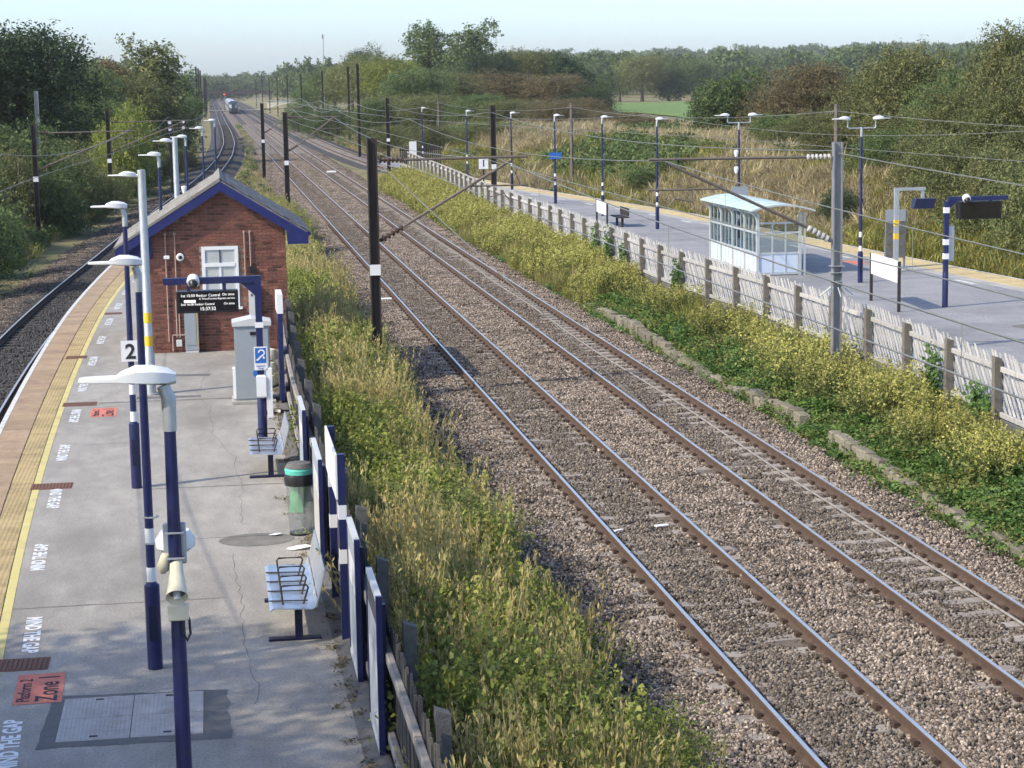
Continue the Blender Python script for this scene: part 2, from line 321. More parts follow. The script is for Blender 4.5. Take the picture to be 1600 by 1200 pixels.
def scatter(name, sources, pts, kinds, rots, scls, mats, label, cat, kind='stuff'):
    """one object: source plants (n,4,3 leaf corners + tints, or generic triangles) instanced on points by geometry nodes"""
    me = bpy.data.meshes.new(name); V = []; F = []; src = []; tint = []; mi = []
    k0 = 0
    for k, sdef in enumerate(sources):
        v, f, t, m_ = sdef
        V.append(v); F.append(f+k0); src.append(np.full(len(v), k)); tint.append(t); mi.append(m_); k0 += len(v)
    ns = k0; n = len(pts); V.append(np.asarray(pts, float)); src.append(np.full(n, -1)); tint.append(np.zeros(n))
    V = np.concatenate(V); F = np.concatenate(F); src = np.concatenate(src); tint = np.concatenate(tint); mi = np.concatenate(mi)
    me.vertices.add(len(V)); me.vertices.foreach_set('co', V.reshape(-1).astype('f'))
    me.loops.add(len(F)*3); me.loops.foreach_set('vertex_index', F.reshape(-1).astype('i'))
    me.polygons.add(len(F)); me.polygons.foreach_set('loop_start', np.arange(len(F), dtype='i')*3); me.polygons.foreach_set('material_index', mi.astype('i'))
    def attr(nm, ty, data):
        a = me.attributes.new(nm, ty, 'POINT'); a.data.foreach_set('vector' if ty == 'FLOAT_VECTOR' else 'value', np.ascontiguousarray(data).reshape(-1).astype('f'))
    z = np.zeros(ns); attr('src', 'FLOAT', src); attr('tint', 'FLOAT', tint)
    attr('kind', 'FLOAT', np.concatenate([z-1, kinds])); attr('rot', 'FLOAT_VECTOR', np.concatenate([np.zeros((ns, 3)), rots])); attr('scl', 'FLOAT_VECTOR', np.concatenate([np.ones((ns, 3)), scls]))
    for m in mats: me.materials.append(M[m] if isinstance(m, str) else m)
    me.update(calc_edges=True)
    o = link(name, me); tag(o, label, cat, kind=kind)
    ng = bpy.data.node_groups.new(name+'_scatter', 'GeometryNodeTree')
    ng.interface.new_socket('Geometry', in_out='INPUT', socket_type='NodeSocketGeometry'); ng.interface.new_socket('Geometry', in_out='OUTPUT', socket_type='NodeSocketGeometry')
    N, L = ng.nodes, ng.links; gi = N.new('NodeGroupInput'); go = N.new('NodeGroupOutput')
    def named(nm, ty):
        a = N.new('GeometryNodeInputNamedAttribute'); a.data_type = ty; a.inputs[0].default_value = nm; return a.outputs[0]
    def near(sock, val):
        c = N.new('FunctionNodeCompare'); c.data_type = 'FLOAT'; c.operation = 'EQUAL'; L.new(sock, c.inputs[0]); c.inputs[1].default_value = val; c.inputs['Epsilon'].default_value = .4; return c.outputs[0]
    sa = named('src', 'FLOAT'); ka = named('kind', 'FLOAT'); ra = named('rot', 'FLOAT_VECTOR'); ca = named('scl', 'FLOAT_VECTOR')
    sp = N.new('GeometryNodeSeparateGeometry'); sp.domain = 'POINT'; L.new(gi.outputs[0], sp.inputs[0]); L.new(near(sa, -1), sp.inputs[1])
    rt = N.new('FunctionNodeEulerToRotation'); L.new(ra, rt.inputs[0])
    jn = N.new('GeometryNodeJoinGeometry')
    for k in range(len(sources)):
        sk = N.new('GeometryNodeSeparateGeometry'); sk.domain = 'POINT'; L.new(gi.outputs[0], sk.inputs[0]); L.new(near(sa, k), sk.inputs[1])
        ip = N.new('GeometryNodeInstanceOnPoints'); L.new(sp.outputs[0], ip.inputs['Points']); L.new(near(ka, k), ip.inputs['Selection'])
        L.new(sk.outputs[0], ip.inputs['Instance']); L.new(rt.outputs[0], ip.inputs['Rotation']); L.new(ca, ip.inputs['Scale']); L.new(ip.outputs[0], jn.inputs[0])
    L.new(jn.outputs[0], go.inputs[0])
    md = o.modifiers.new('scatter', 'NODES'); md.node_group = ng
    return o
def qsrc(parts):
    """parts: list of (quads (n,4,3), tint (n,), material index) -> scatter source"""
    Q = np.concatenate([p[0] for p in parts]); T = np.concatenate([np.broadcast_to(p[1], (len(p[0]),)) for p in parts]); I = np.concatenate([np.full(len(p[0]), p[2]) for p in parts])
    f = (np.arange(len(Q))[:, None]*4+np.array([0, 1, 2, 0, 2, 3])).reshape(-1, 3)
    return Q.reshape(-1, 3), f, np.repeat(T, 4), np.repeat(I, 2)
# ================================================================ THE SETTING
PZ = .92                                     # platform surface above rail level
CL = spline([(-40, -2), (0, -3.9), (10, -4.5), (20, -5.05), (30, -5.5), (40, -5.76), (50, -5.87), (60, -5.83), (70, -5.55), (80, -5.12), (90, -4.62), (100, -4.15), (120, -3.1), (150, -1.4), (185, .25), (205, 1.0), (220, 1.5), (254, 2.2), (270, 2.5), (304, 2.75), (330, 2.85), (450, 2.85), (900, 2.95), (1600, 2.95)])
C1, C2 = 7.07, 10.33
C4 = spline([(-40, 29), (20, 29.05), (40, 28.65), (50, 27.95), (60, 27.05), (70, 26.3), (80, 25.65), (93, 25.0), (104, 23.65), (117, 21.9), (131, 20.3), (150, 18.4), (170, 17.0), (200, 15.7), (240, 14.9), (300, 14.6), (900, 14.6), (1600, 14.6)])
EL = lambda y: CL(y)+1.45                    # platform edges
ER = lambda y: C4(y)-1.45
FL = spline([(5, 1.62), (12, 1.62), (18, 1.58), (26, 1.5), (34, 1.42), (44, 1.5), (49.4, 1.62)])
FR = spline([(20, 14.6), (30, 14.65), (36, 14.75), (44, 15.0), (50, 14.95), (56, 14.75), (61, 14.5), (72, 14.55), (88, 14.6), (101, 14.55), (128, 15.1), (157, 15.5), (175, 15.7)])
def sm(t): t = np.clip(t, 0, 1); return t*t*(3-2*t)
def zg(x, y):
    x = np.asarray(x, float); y = np.asarray(y, float)
    cl, c4 = CL(y), C4(y)
    z = np.full(np.broadcast(x, y).shape, -.42)
    far = sm((y-250)/250)
    # bank on the right of the outer track
    tr = c4+3.3
    z = z+sm((x-tr)/9)*(3.05+.25*np.sin(y*.05))*(1-.35*far)
    # rise on the left
    z = z+sm((cl-3.6-x)/7)*1.3
    # weed strip behind the left platform, and up against the right fence
    z = z+np.where(y < 112, 1, 1-sm((y-112)/20))*sm((4.8-x)/2.6)*.75*(x > cl+2)
    z = z+sm((x-12.35)/1.6)*(x < c4-1.5)*(.75)*(1-sm((y-150)/40))
    # far hills
    z = z+sm((y-900)/1300)*(16+10*np.sin(x*.004+1)+5*np.sin(x*.011))*sm((np.abs(x-40)-30)/300)
    z = z+sm((y-600)/900)*sm((x-150)/400)*9
    return z
def grid(name, xs, ys, zf, mats, dz=0, kind='structure', label=None, cat=None):
    X, Y = np.meshgrid(xs, ys); Z = zf(X, Y)+dz; n, m = X.shape
    mb = MB(); mb.v = np.stack([X, Y, Z], -1).reshape(-1, 3).tolist()
    mb.f = [(i*m+j, i*m+j+1, (i+1)*m+j+1, (i+1)*m+j) for i in range(n-1) for j in range(m-1)]; mb.m = [0]*len(mb.f)
    o = mb.build(name, mats, smooth=True); return tag(o, label, cat, kind=kind)
xs = np.concatenate([-np.geomspace(2500, 24, 26), np.arange(-22, 46, 1.0), np.geomspace(47, 3500, 44)])
ys = np.concatenate([np.arange(-60, 0, 10), np.arange(0, 180, 3.0), np.arange(180, 500, 10), np.geomspace(500, 4000, 34)])
grid('ground', xs, ys, zg, 'grass_ground', label='rough grassy ground with dry banks beside the railway', cat='ground')
grid('field', np.linspace(60, 210, 40), np.linspace(232, 520, 40), lambda x, y: zg(x, y), 'field', dz=.12, label='bright green crop field beyond the right bank', cat='field')

def ribbon(fl, fr, ys, z, name, mt, parent=None, kind=None, label=None, cat=None, zl=None, zr=None):
    """sheet between two curves; zl / zr let the edges drop"""
    mb = MB(); prev = None
    for y in ys:
        a = (float(fl(y)) if callable(fl) else fl, y, z if zl is None else zl); b = (float(fr(y)) if callable(fr) else fr, y, z if zr is None else zr)
        mb.v += [a, b]
    mb.f = [(2*i, 2*i+1, 2*i+3, 2*i+2) for i in range(len(ys)-1)]; mb.m = [0]*len(mb.f)
    o = mb.build(name, mt, parent); return tag(o, label, cat, kind=kind)
def section(prof, ys, name, mt, parent=None, kind=None, label=None, cat=None, cx=lambda y: 0):
    """profile (x,z) swept along y, shifted by cx(y)"""
    mb = MB(); k = len(prof)
    for y in ys: mb.v += [(x+float(cx(y)), y, z) for x, z in prof]
    mb.f = [(i*k+j, i*k+j+1, (i+1)*k+j+1, (i+1)*k+j) for i in range(len(ys)-1) for j in range(k-1)]; mb.m = [0]*len(mb.f)
    o = mb.build(name, mt, parent, smooth=True); return tag(o, label, cat, kind=kind)
yb = np.concatenate([np.arange(-30, 360, 3.0), np.arange(360, 1601, 40)])
BZ = -.2
section([(4.1, -.5), (5.0, -.27), (5.6, BZ-.01), (8.7, BZ), (11.8, BZ-.01), (12.3, -.3), (12.8, -.5)], yb, 'ballast', 'ballast_main', kind='structure', label='brown stone ballast under the two middle tracks', cat='ballast')
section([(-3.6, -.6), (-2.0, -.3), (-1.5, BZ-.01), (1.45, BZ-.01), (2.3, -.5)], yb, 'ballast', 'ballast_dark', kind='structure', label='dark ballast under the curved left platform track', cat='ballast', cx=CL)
section([(-2.3, -.5), (-1.5, BZ-.01), (1.5, BZ-.01), (2.0, -.3), (3.6, -.6)], yb, 'ballast', 'ballast_dark', kind='structure', label='dark ballast under the outer track behind the right platform', cat='ballast', cx=C4)

for cx_ in (C1, C2): ribbon(cx_-.72, cx_+.72, yb[yb > 60], BZ+.004, 'oily_ballast', 'ballast_dirty', kind='structure', label='dark oily ballast between the rails of the '+('left' if cx_ < 8 else 'right')+' middle track', cat='ballast')
# ---------------------------------------------------------------- tracks
RAILP = [(-.075, -.16), (-.075, -.148), (-.014, -.125), (-.011, -.05), (-.036, -.036), (-.036, -.008), (-.028, 0), (.028, 0), (.036, -.008), (.036, -.036), (.011, -.05), (.014, -.125), (.075, -.148), (.075, -.16)]
def rail(parent, cx, off, ys):
    mb = MB(); k = len(RAILP)
    for y in ys: mb.v += [(float(cx(y))+off+x, float(y), z) for x, z in RAILP]
    for i in range(len(ys)-1):
        for j in range(k):
            mb.f.append((i*k+j, i*k+(j+1) % k, (i+1)*k+(j+1) % k, (i+1)*k+j)); mb.m.append(1 if j == 6 else 0)
    return mb.build('rail', ['rail_side', 'rail_top'], parent)
slp = MB().prism([(-1.25, -.31), (1.25, -.31), (1.25, -.21), (1.1, -.165), (.45, -.168), (.2, -.185), (-.2, -.185), (-.45, -.168), (-1.1, -.165), (-1.25, -.21)], 'y', -.125, .125).mesh('sleeper', 'sleeper')
slpd = slp.copy(); slpd.materials[0] = M['timber_dark']
clipm = MB()
for sx in (-.735, .735):
    for q in (-1, 1): clipm.box(sx+q*.1-.03, sx+q*.1+.03, -.06, .06, -.165, -.1)
clipm = clipm.v, clipm.f
def track(label, cx, y0, y1, nearest, step=.66, curved=False, nclip=0, me=None):
    t = thing('railway_track', label, 'track', (0, y0, 0))
    t.location = (0, 0, 0)
    yy = np.concatenate([np.arange(y0, min(y1, 360), 3.0 if curved else 30), np.arange(360, y1+1, 40)])
    for off in (-.735, .735): rail(t, cx, off, yy)
    sy = np.arange(y0, 420, step); vis = [y for y in sy if y >= nearest]
    one = vis[:290]; rest = vis[290:]
    for y in one:
        e = .5; a = -math.atan((float(cx(y+e))-float(cx(y-e)))/(2*e))
        link('sleeper', me or slp, t, (float(cx(y)), y, random.uniform(-.006, .004)), (0, 0, a+random.uniform(-.008, .008)))
    if rest:
        mb = MB()
        for y in rest: x = float(cx(y)); mb.box(x-1.25, x+1.25, y-.12, y+.12, -.3, -.17)
        tag(mb.build('sleepers_far', 'timber_dark' if me else 'sleeper', t), kind='stuff')
    if nclip:
        mb = MB()
        for y in vis[:nclip]:
            x = float(cx(y)); mb.add([(a+x, b+y, c) for a, b, c in clipm[0]], clipm[1])
        tag(mb.build('rail_clips', 'clip', t), kind='stuff')
    return t
k1 = lambda y: C1+0*y; k2 = lambda y: C2+0*y
track('left one of the two straight middle tracks, shiny rails', k1, -20, 1600, 17, nclip=140)
track('right one of the two straight middle tracks, with a cable between its rails', k2, -20, 1600, 18, nclip=140)
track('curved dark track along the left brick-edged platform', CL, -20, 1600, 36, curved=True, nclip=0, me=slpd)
track('outer track behind the right platform, mostly hidden', C4, -20, 1600, 55, curved=True, nclip=0)
mb = MB(); mb.tube([(10.75+.16*math.sin(y*.06+1.0)+.05*math.sin(y*.31), y, -.135) for y in np.arange(15, 150, 2.0)], .022, 5)
tag(mb.build('lineside_cable', 'timber_rail', smooth=True), 'pale cable lying on the sleepers between the rails of the right middle track', 'cable')
mb = MB().box(-.28, .28, -.05, .05, 0, .05, b=.01)
for i, (x, y, rz, lb) in enumerate([(6.62, 32.4, .5, 'small white plate on the ballast against the left middle rail'), (7.42, 32.6, .25, 'pale broken board lying between the rails of the left middle track'), (6.0, 70.5, .2, 'white flat slab on the ballast beside the leftmost middle rail'), (10.4, 175, 0, 'small pale box far off between the rails of the right middle track')]):
    o = mb.build('loose_board', 'paper', loc=(x, y, -.17+(.1 if i == 3 else 0)), rot=(0, 0, rz)); tag(o, lb, 'board'); o.scale = ((.3, .6, .6) if i == 0 else (.42, 1.0, .6) if i == 1 else (1, 3, 1) if i == 2 else (1.4, 5, 3))

# ---------------------------------------------------------------- left platform (its own bricks, slabs, lettering)
yp = np.arange(-15, 116, 1.5)
PRr = lambda y: float(FL(y))+.2 if y < 49 else float(np.interp(y, [49, 52, 62, 115], [1.9, 2.35, 2.35, -.6]))
plat = MB()
for y in yp:
    e = float(EL(y)); r = PRr(y); plat.v += [(e+.14, y, -.6), (e+.14, y, PZ-.18), (e+.02, y, PZ-.15), (e+.02, y, PZ-.035), (e+1.13, y, PZ-.035), (e+1.14, y, PZ), (r, y, PZ), (r+.02, y, -.5)]
plat.f = [(i*8+j, i*8+j+1, (i+1)*8+j+1, (i+1)*8+j) for i in range(len(yp)-1) for j in range(7)]; plat.m = [0 if j in (4, 5, 6) else 1 for i in range(len(yp)-1) for j in range(7)]
k = len(plat.v)-8; plat.f.append(tuple(k+i for i in range(8))); plat.m.append(1)
platL = plat.build('platform', ['asphalt', 'concrete_dark'])
tag(platL, 'grey asphalt left platform with buff paved edge and yellow line', 'platform', kind='structure')
def tang(f, y): return -math.atan((float(f(y+.5))-float(f(y-.5))))
def slabs(parent, f, off, wid, ln, y0, y1, mt, name, ylim):
    me = MB().box(-wid/2+.004, wid/2-.004, -ln/2+.005, ln/2-.005, -.032, 0, b=.006).mesh(name, mt)
    y = y0
    while y < ylim:
        link(name, me, parent, (float(f(y))+off, y, PZ+random.uniform(-.002, .004)), (random.uniform(-.002, .002), random.uniform(-.003, .003), tang(f, y))); y += ln
    ribbon(lambda t: f(t)+off-wid/2, lambda t: f(t)+off+wid/2, np.arange(ylim-ln/2, y1, 1.5), PZ-.002, name+'_row', mt, parent)
    if y0 > 0: ribbon(lambda t: f(t)+off-wid/2, lambda t: f(t)+off+wid/2, np.arange(-12, y0, 1.2), PZ-.004, name+'_row', mt, parent)
slabs(platL, EL, .375, .55, .6, 20, 112, 'coping', 'coping_slab', 82)
slabs(platL, EL, .84, .37, .45, 18, 112, 'tactile', 'tactile_slab', 82)
ribbon(lambda t: EL(t)+.0, lambda t: EL(t)+.1, np.arange(-10, 112, 1), PZ+.002, 'white_edge_line', 'white_paint', platL)
ribbon(lambda t: EL(t)+1.03, lambda t: EL(t)+1.145, np.arange(-10, 112, 1), PZ+.004, 'yellow_line', 'yellow_paint', platL)
gap = text_mesh('MIND THE GAP', .27, 'sign_white', bold=.01)
gw = max(v.co.x for v in gap.vertices)
for i in range(14):
    y = 19.7+4.12*i; up = i % 2 == 0
    x = float(EL(y))+1.145+.26
    L_ = 1.62/gw
    if up: o = link('lettering', gap, platL, (x+.09, y-.81, PZ+.004), (0, 0, R(90)+tang(EL, y)))
    else: o = link('lettering', gap, platL, (x-.09, y+.81, PZ+.004), (0, 0, R(-90)+tang(EL, y)))
    o.scale = (L_, .95, 1)
tz1 = text_mesh('Platform 2', .2, 'black_paint', bold=.002); tz2 = text_mesh('Zone 1', .33, 'black_paint', bold=.004)
for y, x in ((21.58, -2.08), (40.6, -2.35), (63, -2.0)):
    p = MB().quad((-.26, -.56, 0), (.26, -.56, 0), (.26, .56, 0), (-.26, .56, 0)).build('zone_panel', 'red_paint', platL, loc=(x, y, PZ+.004), rot=(0, 0, .03))
    link('lettering', tz1, p, (-.09, -.48, .003), (0, 0, R(90))); link('lettering', tz2, p, (.2, -.5, .003), (0, 0, R(90)))
# rusty drain gratings with their bars
for y, x0, x1 in ((22.55, -2.95, -2.05), (33.05, -3.15, -2.48), (41.8, -3.25, -2.55), (49.35, -3.7, -3.2), (58.9, -3.25, -2.75)):
    g = MB().box(x0, x1, y-.25, y+.25, PZ-.02, PZ+.006).build('drain_grating', 'rust_iron', platL)
    mbb = MB()
    for k in range(int((x1-x0)/.055)): mbb.box(x0+.02+k*.055, x0+.045+k*.055, y-.22, y+.22, PZ+.006, PZ+.013)
    mbb.build('bars', 'rust_iron', g)
# service cover: four ribbed plates in a patched surround
pz = PZ+.003
sur = MB(); n = 28; out = []
for i in range(n):
    a = i/n*4; s_, t = int(a), a-int(a); c = [(-1.95, 19.5), (.02, 19.45), (-.03, 21.12), (-1.9, 21.25)]
    p, q = c[s_], c[(s_+1) % 4]; out.append((p[0]+(q[0]-p[0])*t+random.uniform(-.05, .05)*(1 if s_ == 1 else .3), p[1]+(q[1]-p[1])*t+random.uniform(-.03, .03), pz))
sur.add(out, [tuple(range(n))]); sur.build('asphalt_patch', 'asphalt_dark', platL)
for i in range(2):
    for j in range(2):
        x0 = -1.77+i*.74; y0 = 19.66+j*.72
        p = MB().box(x0, x0+.73, y0, y0+.71, pz, pz+.008).build('cover_plate', 'metal_plate', platL)
        rb = MB()
        for k in range(17): rb.box(x0+.02+k*.042, x0+.036+k*.042, y0+.02, y0+.69, pz+.008, pz+.0115)
        rb.build('ribs', 'metal_plate', p)
        MB().box(x0+.33, x0+.41, y0+(.08 if j == 0 else .6), y0+(.12 if j == 0 else .64), pz+.0115, pz+.014).build('lifting_slot', 'black_paint', p)
# joints and other dark lines, drain slot and wandering cracks
def ribbon_path(pts, wd, name, mt, parent, z):
    mb = MB()
    for i, (x, y) in enumerate(pts):
        a = pts[max(i-1, 0)]; b = pts[min(i+1, len(pts)-1)]; dx, dy = b[0]-a[0], b[1]-a[1]; d = math.hypot(dx, dy) or 1
        w_ = wd*random.uniform(.6, 1.3); mb.v += [(x-dy/d*w_/2, y+dx/d*w_/2, z), (x+dy/d*w_/2, y-dx/d*w_/2, z)]
    mb.f = [(2*i, 2*i+1, 2*i+3, 2*i+2) for i in range(len(pts)-1)]; mb.m = [0]*len(mb.f)
    return mb.build(name, mt, parent)
for y, x0, x1, wd in ((25.1, -2.7, 0, .035), (32.43, -1.3, 1.1, .05), (41.86, -2.5, .5, .14), (36.9, -2.4, -1.6, .03), (28.6, -.9, .6, .02)):  # thin dark lines drawn across the asphalt
    ribbon_path([(x0+(x1-x0)*i/20, y+random.uniform(-.015, .015)) for i in range(21)], wd, 'surface_line', 'surface_mark', platL, PZ+.003)
ribbon_path([(-1.25, 45.6), (-.2, 45.45)], .3, 'asphalt_patch', 'asphalt_dark', platL, PZ+.003)
ribbon_path([(-1.75, 42.35), (-.4, 42.3)], .34, 'asphalt_patch', 'asphalt_dark', platL, PZ+.0035)
for x, ya, yb_ in ((-.25, 46.5, 29.5), (.1, 27.5, 20.5)):
    pts = []; y = ya; xx = x
    while y > yb_: pts.append((xx, y)); y -= random.uniform(.1, .35); xx += random.uniform(-.05, .055)
    ribbon_path(pts, .007, 'surface_crack', 'crack', platL, PZ+.002)
# old oval patch, litter and the kerb in front of the fence
mb = MB(); mb.add([(.45+.55*math.cos(a), 28.35+.42*math.sin(a), PZ+.003) for a in np.linspace(0, 2*math.pi, 24, endpoint=False)], [tuple(range(24))]); mb.build('asphalt_patch', 'surface_mark', platL)
section([(-.32, PZ+.004), (-.14, PZ+.05), (-.08, PZ+.05), (-.06, PZ-.1)], np.arange(5, 49, .9), 'kerb', 'concrete_dark', platL, cx=FL)

# ---------------------------------------------------------------- right platform
yp2 = np.arange(18, 172, 1.5)
plat = MB(); FRr = lambda y: float(FR(y))-.06
for y in yp2:
    e = float(ER(y)); plat.v += [(FRr(y), y, -.5), (FRr(y), y, PZ), (e-1.72, y, PZ), (e-1.71, y, PZ-.035), (e-.02, y, PZ-.035), (e-.02, y, PZ-.15), (e-.14, y, PZ-.2), (e-.14, y, -.6)]
plat.f = [(i*8+j, (i+1)*8+j, (i+1)*8+j+1, i*8+j+1) for i in range(len(yp2)-1) for j in range(7)]; plat.m = [0 if j in (1, 2, 3) else 1 for i in range(len(yp2)-1) for j in range(7)]
for f in (tuple(reversed(range(8))), tuple(len(plat.v)-8+i for i in range(8))): plat.f.append(f); plat.m.append(1)
plat.f = [tuple(reversed(f)) for f in plat.f]
platR = plat.build('platform', ['asphalt_right', 'concrete_dark'])
tag(platR, 'pale grey right platform with yellow tactile edge behind the timber fence', 'platform', kind='structure')
slabs(platR, ER, -.68, 1.13, .62, 46, 170, 'tactile_right', 'tactile_slab', 150)
slabs(platR, ER, -1.475, .44, .9, 46, 170, 'concrete', 'paving_slab', 150)
ribbon(lambda t: ER(t)-.1, lambda t: ER(t), np.arange(20, 170, 1), PZ+.003, 'white_edge_line', 'white_paint', platR)
for i in range(18):
    y = 50+5*i
    o = MB().quad((-.1, -.7, 0), (.1, -.7, 0), (.1, .7, 0), (-.1, .7, 0)).build('painted_dash', 'white_paint', platR, loc=(float(ER(y))-2.05, y, PZ+.004), rot=(0, 0, tang(ER, y)))
MB().quad((-.26, -.7, 0), (.26, -.7, 0), (.26, .7, 0), (-.26, .7, 0)).build('zone_panel', 'red_paint', platR, loc=(float(ER(67.6))-2.6, 67.6, PZ+.004), rot=(0, 0, tang(ER, 66)))
MB().add([(21+.55*math.cos(a), 48.7+.5*math.sin(a), PZ+.003) for a in np.linspace(0, 2*math.pi, 20, endpoint=False)], [tuple(range(20))]).build('asphalt_patch', 'surface_mark', platR)
# edge wall of the old platform, block by block, in front of the ivy
wall = thing('old_platform_wall', 'low broken stone edge wall of an old platform, along the ivy by the tracks', 'wall', (12.6, 30, -.4))
wall.location = (0, 0, 0)
blk = [MB().box(-.12, .12, -l/2, l/2, -.3, .24, b=.02).mesh('stone_block', 'stone') for l in (.3, .38, .46)]
y = 25.
while y < 68:
    l = random.choice((0, 1, 2)); ln = (.3, .38, .46)[l]
    hh = -.1+.12*math.sin(y*.35)+random.uniform(-.05, .05)
    if not (39.2 < y < 41.2): link('stone_block', blk[l], wall, (12.62+.06*math.sin(y*.2)+random.uniform(-.03, .03), y+ln/2, hh-.13), (random.uniform(-.05, .05), random.uniform(-.12, .12), random.uniform(-.06, .06)))
    y += ln+.015
cop = MB().box(-.25, .25, -.43, .43, -.05, .05, b=.015).mesh('coping_stone', 'concrete_dark')
for y in (38.3, 42.6, 43.5, 44.4, 45.3): link('coping_stone', cop, wall, (12.84, y, -.01+random.uniform(-.03, .03)), (random.uniform(-.04, .04), random.uniform(-.06, .06), random.uniform(-.05, .05)))
# ================================================================ FENCES
def fence(label, f, y0, y1, zb, h, pitch, wid, lean, pm, rm, postm, post_side, post_y0, post_step, rail_side, limit=298, thick=.02, postx=.16, postw=.13, posth=.1):
    t = thing('picket_fence', label, 'fence', (0, 0, 0))
    pk = []
    for v in range(3):
        dh = (-.03, 0, .025)[v]; a = wid/2
        mb = MB(); poly = [(-a, .06), (a, .06), (a, h-.05+dh), (a*.35, h+dh), (-a*.35, h+dh), (-a, h-.05+dh)]
        mb.prism([(u+lean*(w_/h), w_) for u, w_ in poly], 'x', -thick/2, thick/2); pk.append(mb.mesh('picket', pm))
    ys = list(np.arange(y0, y1, pitch)); near = ys[:limit]; far = ys[limit:]
    for y in near:
        link('picket', random.choice(pk), t, (float(f(y))+random.uniform(-.006, .006), y+random.uniform(-.012, .012), zb), (random.uniform(-.006, .006), random.uniform(-.012, .012), tang(f, y)+random.uniform(-.025, .025)))
    if far:
        mb = MB(); src = pk[1]; vv = [v.co.copy() for v in src.vertices]; ff = [tuple(p.vertices) for p in src.polygons]
        for y in far: x = float(f(y)); mb.add([(x+v.x, y+v.y, zb+v.z+random.uniform(-.01, .01)) for v in vv], ff)
        tag(mb.build('pickets_far', pm, t), kind='stuff')
    py = list(np.arange(post_y0, y1, post_step))
    for z in (h*.16, h*.8):
        for a, b in zip(py[:-1], py[1:]):
            xa, xb = float(f(a)), float(f(b)); ln = math.hypot(xb-xa, b-a)
            link('fence_rail', MB().box(-.035, .035, -ln/2+.01, ln/2-.01, -.05, .05, b=.008).mesh('fence_rail', rm), t, ((xa+xb)/2+rail_side*.055, (a+b)/2, zb+z+random.uniform(-.012, .012)), (random.uniform(-.004, .004), 0, -math.atan2(xb-xa, b-a)))
    pm_ = MB(); a = postw/2; pm_.prism([(-a, -.8), (a, -.8), (a, h+posth-.05), (-a, h+posth)], 'y', -a, a); pm_ = pm_.mesh('fence_post', postm)
    for y in py: link('fence_post', pm_, t, (float(f(y))+post_side*postx, y, zb), (random.uniform(-.015, .015), random.uniform(-.015, .015), random.uniform(-.05, .05)))
    return t
fence('dark weathered picket fence along the back of the left platform', FL, 11, 49.2, PZ+.02, 1.24, .131, .1, 0, 'timber_dark', 'timber_rail', 'concrete_dark', 1, 10.5, 2.76, -1, posth=.04)
fence('pale slanted timber paling fence along the right platform', FR, 30, 157.5, PZ-.12, 1.36, .212, .102, 1.28, 'timber_pale', 'timber_pale', 'concrete_post', -1, 30.0, 2.76, -1, postx=.12, postw=.145, posth=-.02, thick=.013)

# ================================================================ STATION BUILDING
GY = 49.6
bld = thing('station_building', 'small red brick station building with blue barge boards and slate roof', 'building', (0, GY, PZ)); bld.location = (0, 0, 0)
RX, RZ, TS = .2, 5.2, .622                       # ridge x, ridge height, roof slope
def roofz(x): return RZ-abs(x-RX)*TS
WX0, WX1 = -1.62, 1.76
poly = [(WX0, PZ), (WX1, PZ), (WX1, roofz(WX1)-.16), (RX, RZ-.16), (WX0, roofz(WX0)-.16)]
MB().prism(poly, 'y', GY+.012, 55).build('wall', 'mortar', bld)
win = (-.32, .58, 2.02, 3.53)
bricks = []; closers = []; c = 0; z = PZ+.005
bm_full = MB().box(-.1055, .1055, 0, .1, 0, .061, b=.004).mesh('brick', 'brick'); bm_half = MB().box(-.0492, .0492, 0, .1, 0, .061, b=.004).mesh('brick', 'brick')
while z < RZ-.4:
    x = WX0+(.1075 if c % 2 == 0 else .05125); half0 = c % 2 == 1
    if c % 5 == 4: wd, me = .1125, bm_half; x = WX0+.05125
    else: wd, me = .225, bm_full
    first = True
    while x < WX1+.02:
        hw = .05125 if (me is bm_half or (first and half0)) else .1075
        inwin = win[0]-hw*.6 < x < win[1]+hw*.6 and win[2]-.03 < z < win[3]-.02
        lim = roofz(x+hw if x > RX else x-hw)-.2
        if not inwin and z+.07 < lim and x+hw < WX1+.03: bricks.append((x, z, bm_half if hw < .06 else bm_full))
        step = hw+.01+(.05125 if me is bm_half else .1075); x += step; first = False
        if WX1-(x-(.05125 if me is bm_half else .1075)) < (.1 if me is bm_half else .21): break
    lx = x-(.05125 if me is bm_half else .1075)
    if WX1-lx > .04 and z+.07 < roofz(WX1)-.2: closers.append((lx, WX1, z))
    z += .075; c += 1
full = [b for b in bricks if b[2] is bm_full]; random.shuffle(full); keep = full[:296]; ks = set(id(b) for b in keep)
for x, z, me in keep: link('brick', me, bld, (x, GY+random.uniform(-.003, .003), z))
mb = MB()
for b in bricks:
    if id(b) in ks: continue
    hw = .0492 if b[2] is bm_half else .1055; dy = random.uniform(-.003, .003); mb.box(b[0]-hw, b[0]+hw, GY+dy, GY+.1, b[1], b[1]+.061)
for lx, rx, z in closers: mb.box(lx, rx, GY+random.uniform(-.003, .003), GY+.1, z, z+.061)
tag(mb.build('brick_courses', 'brick', bld), kind='stuff')
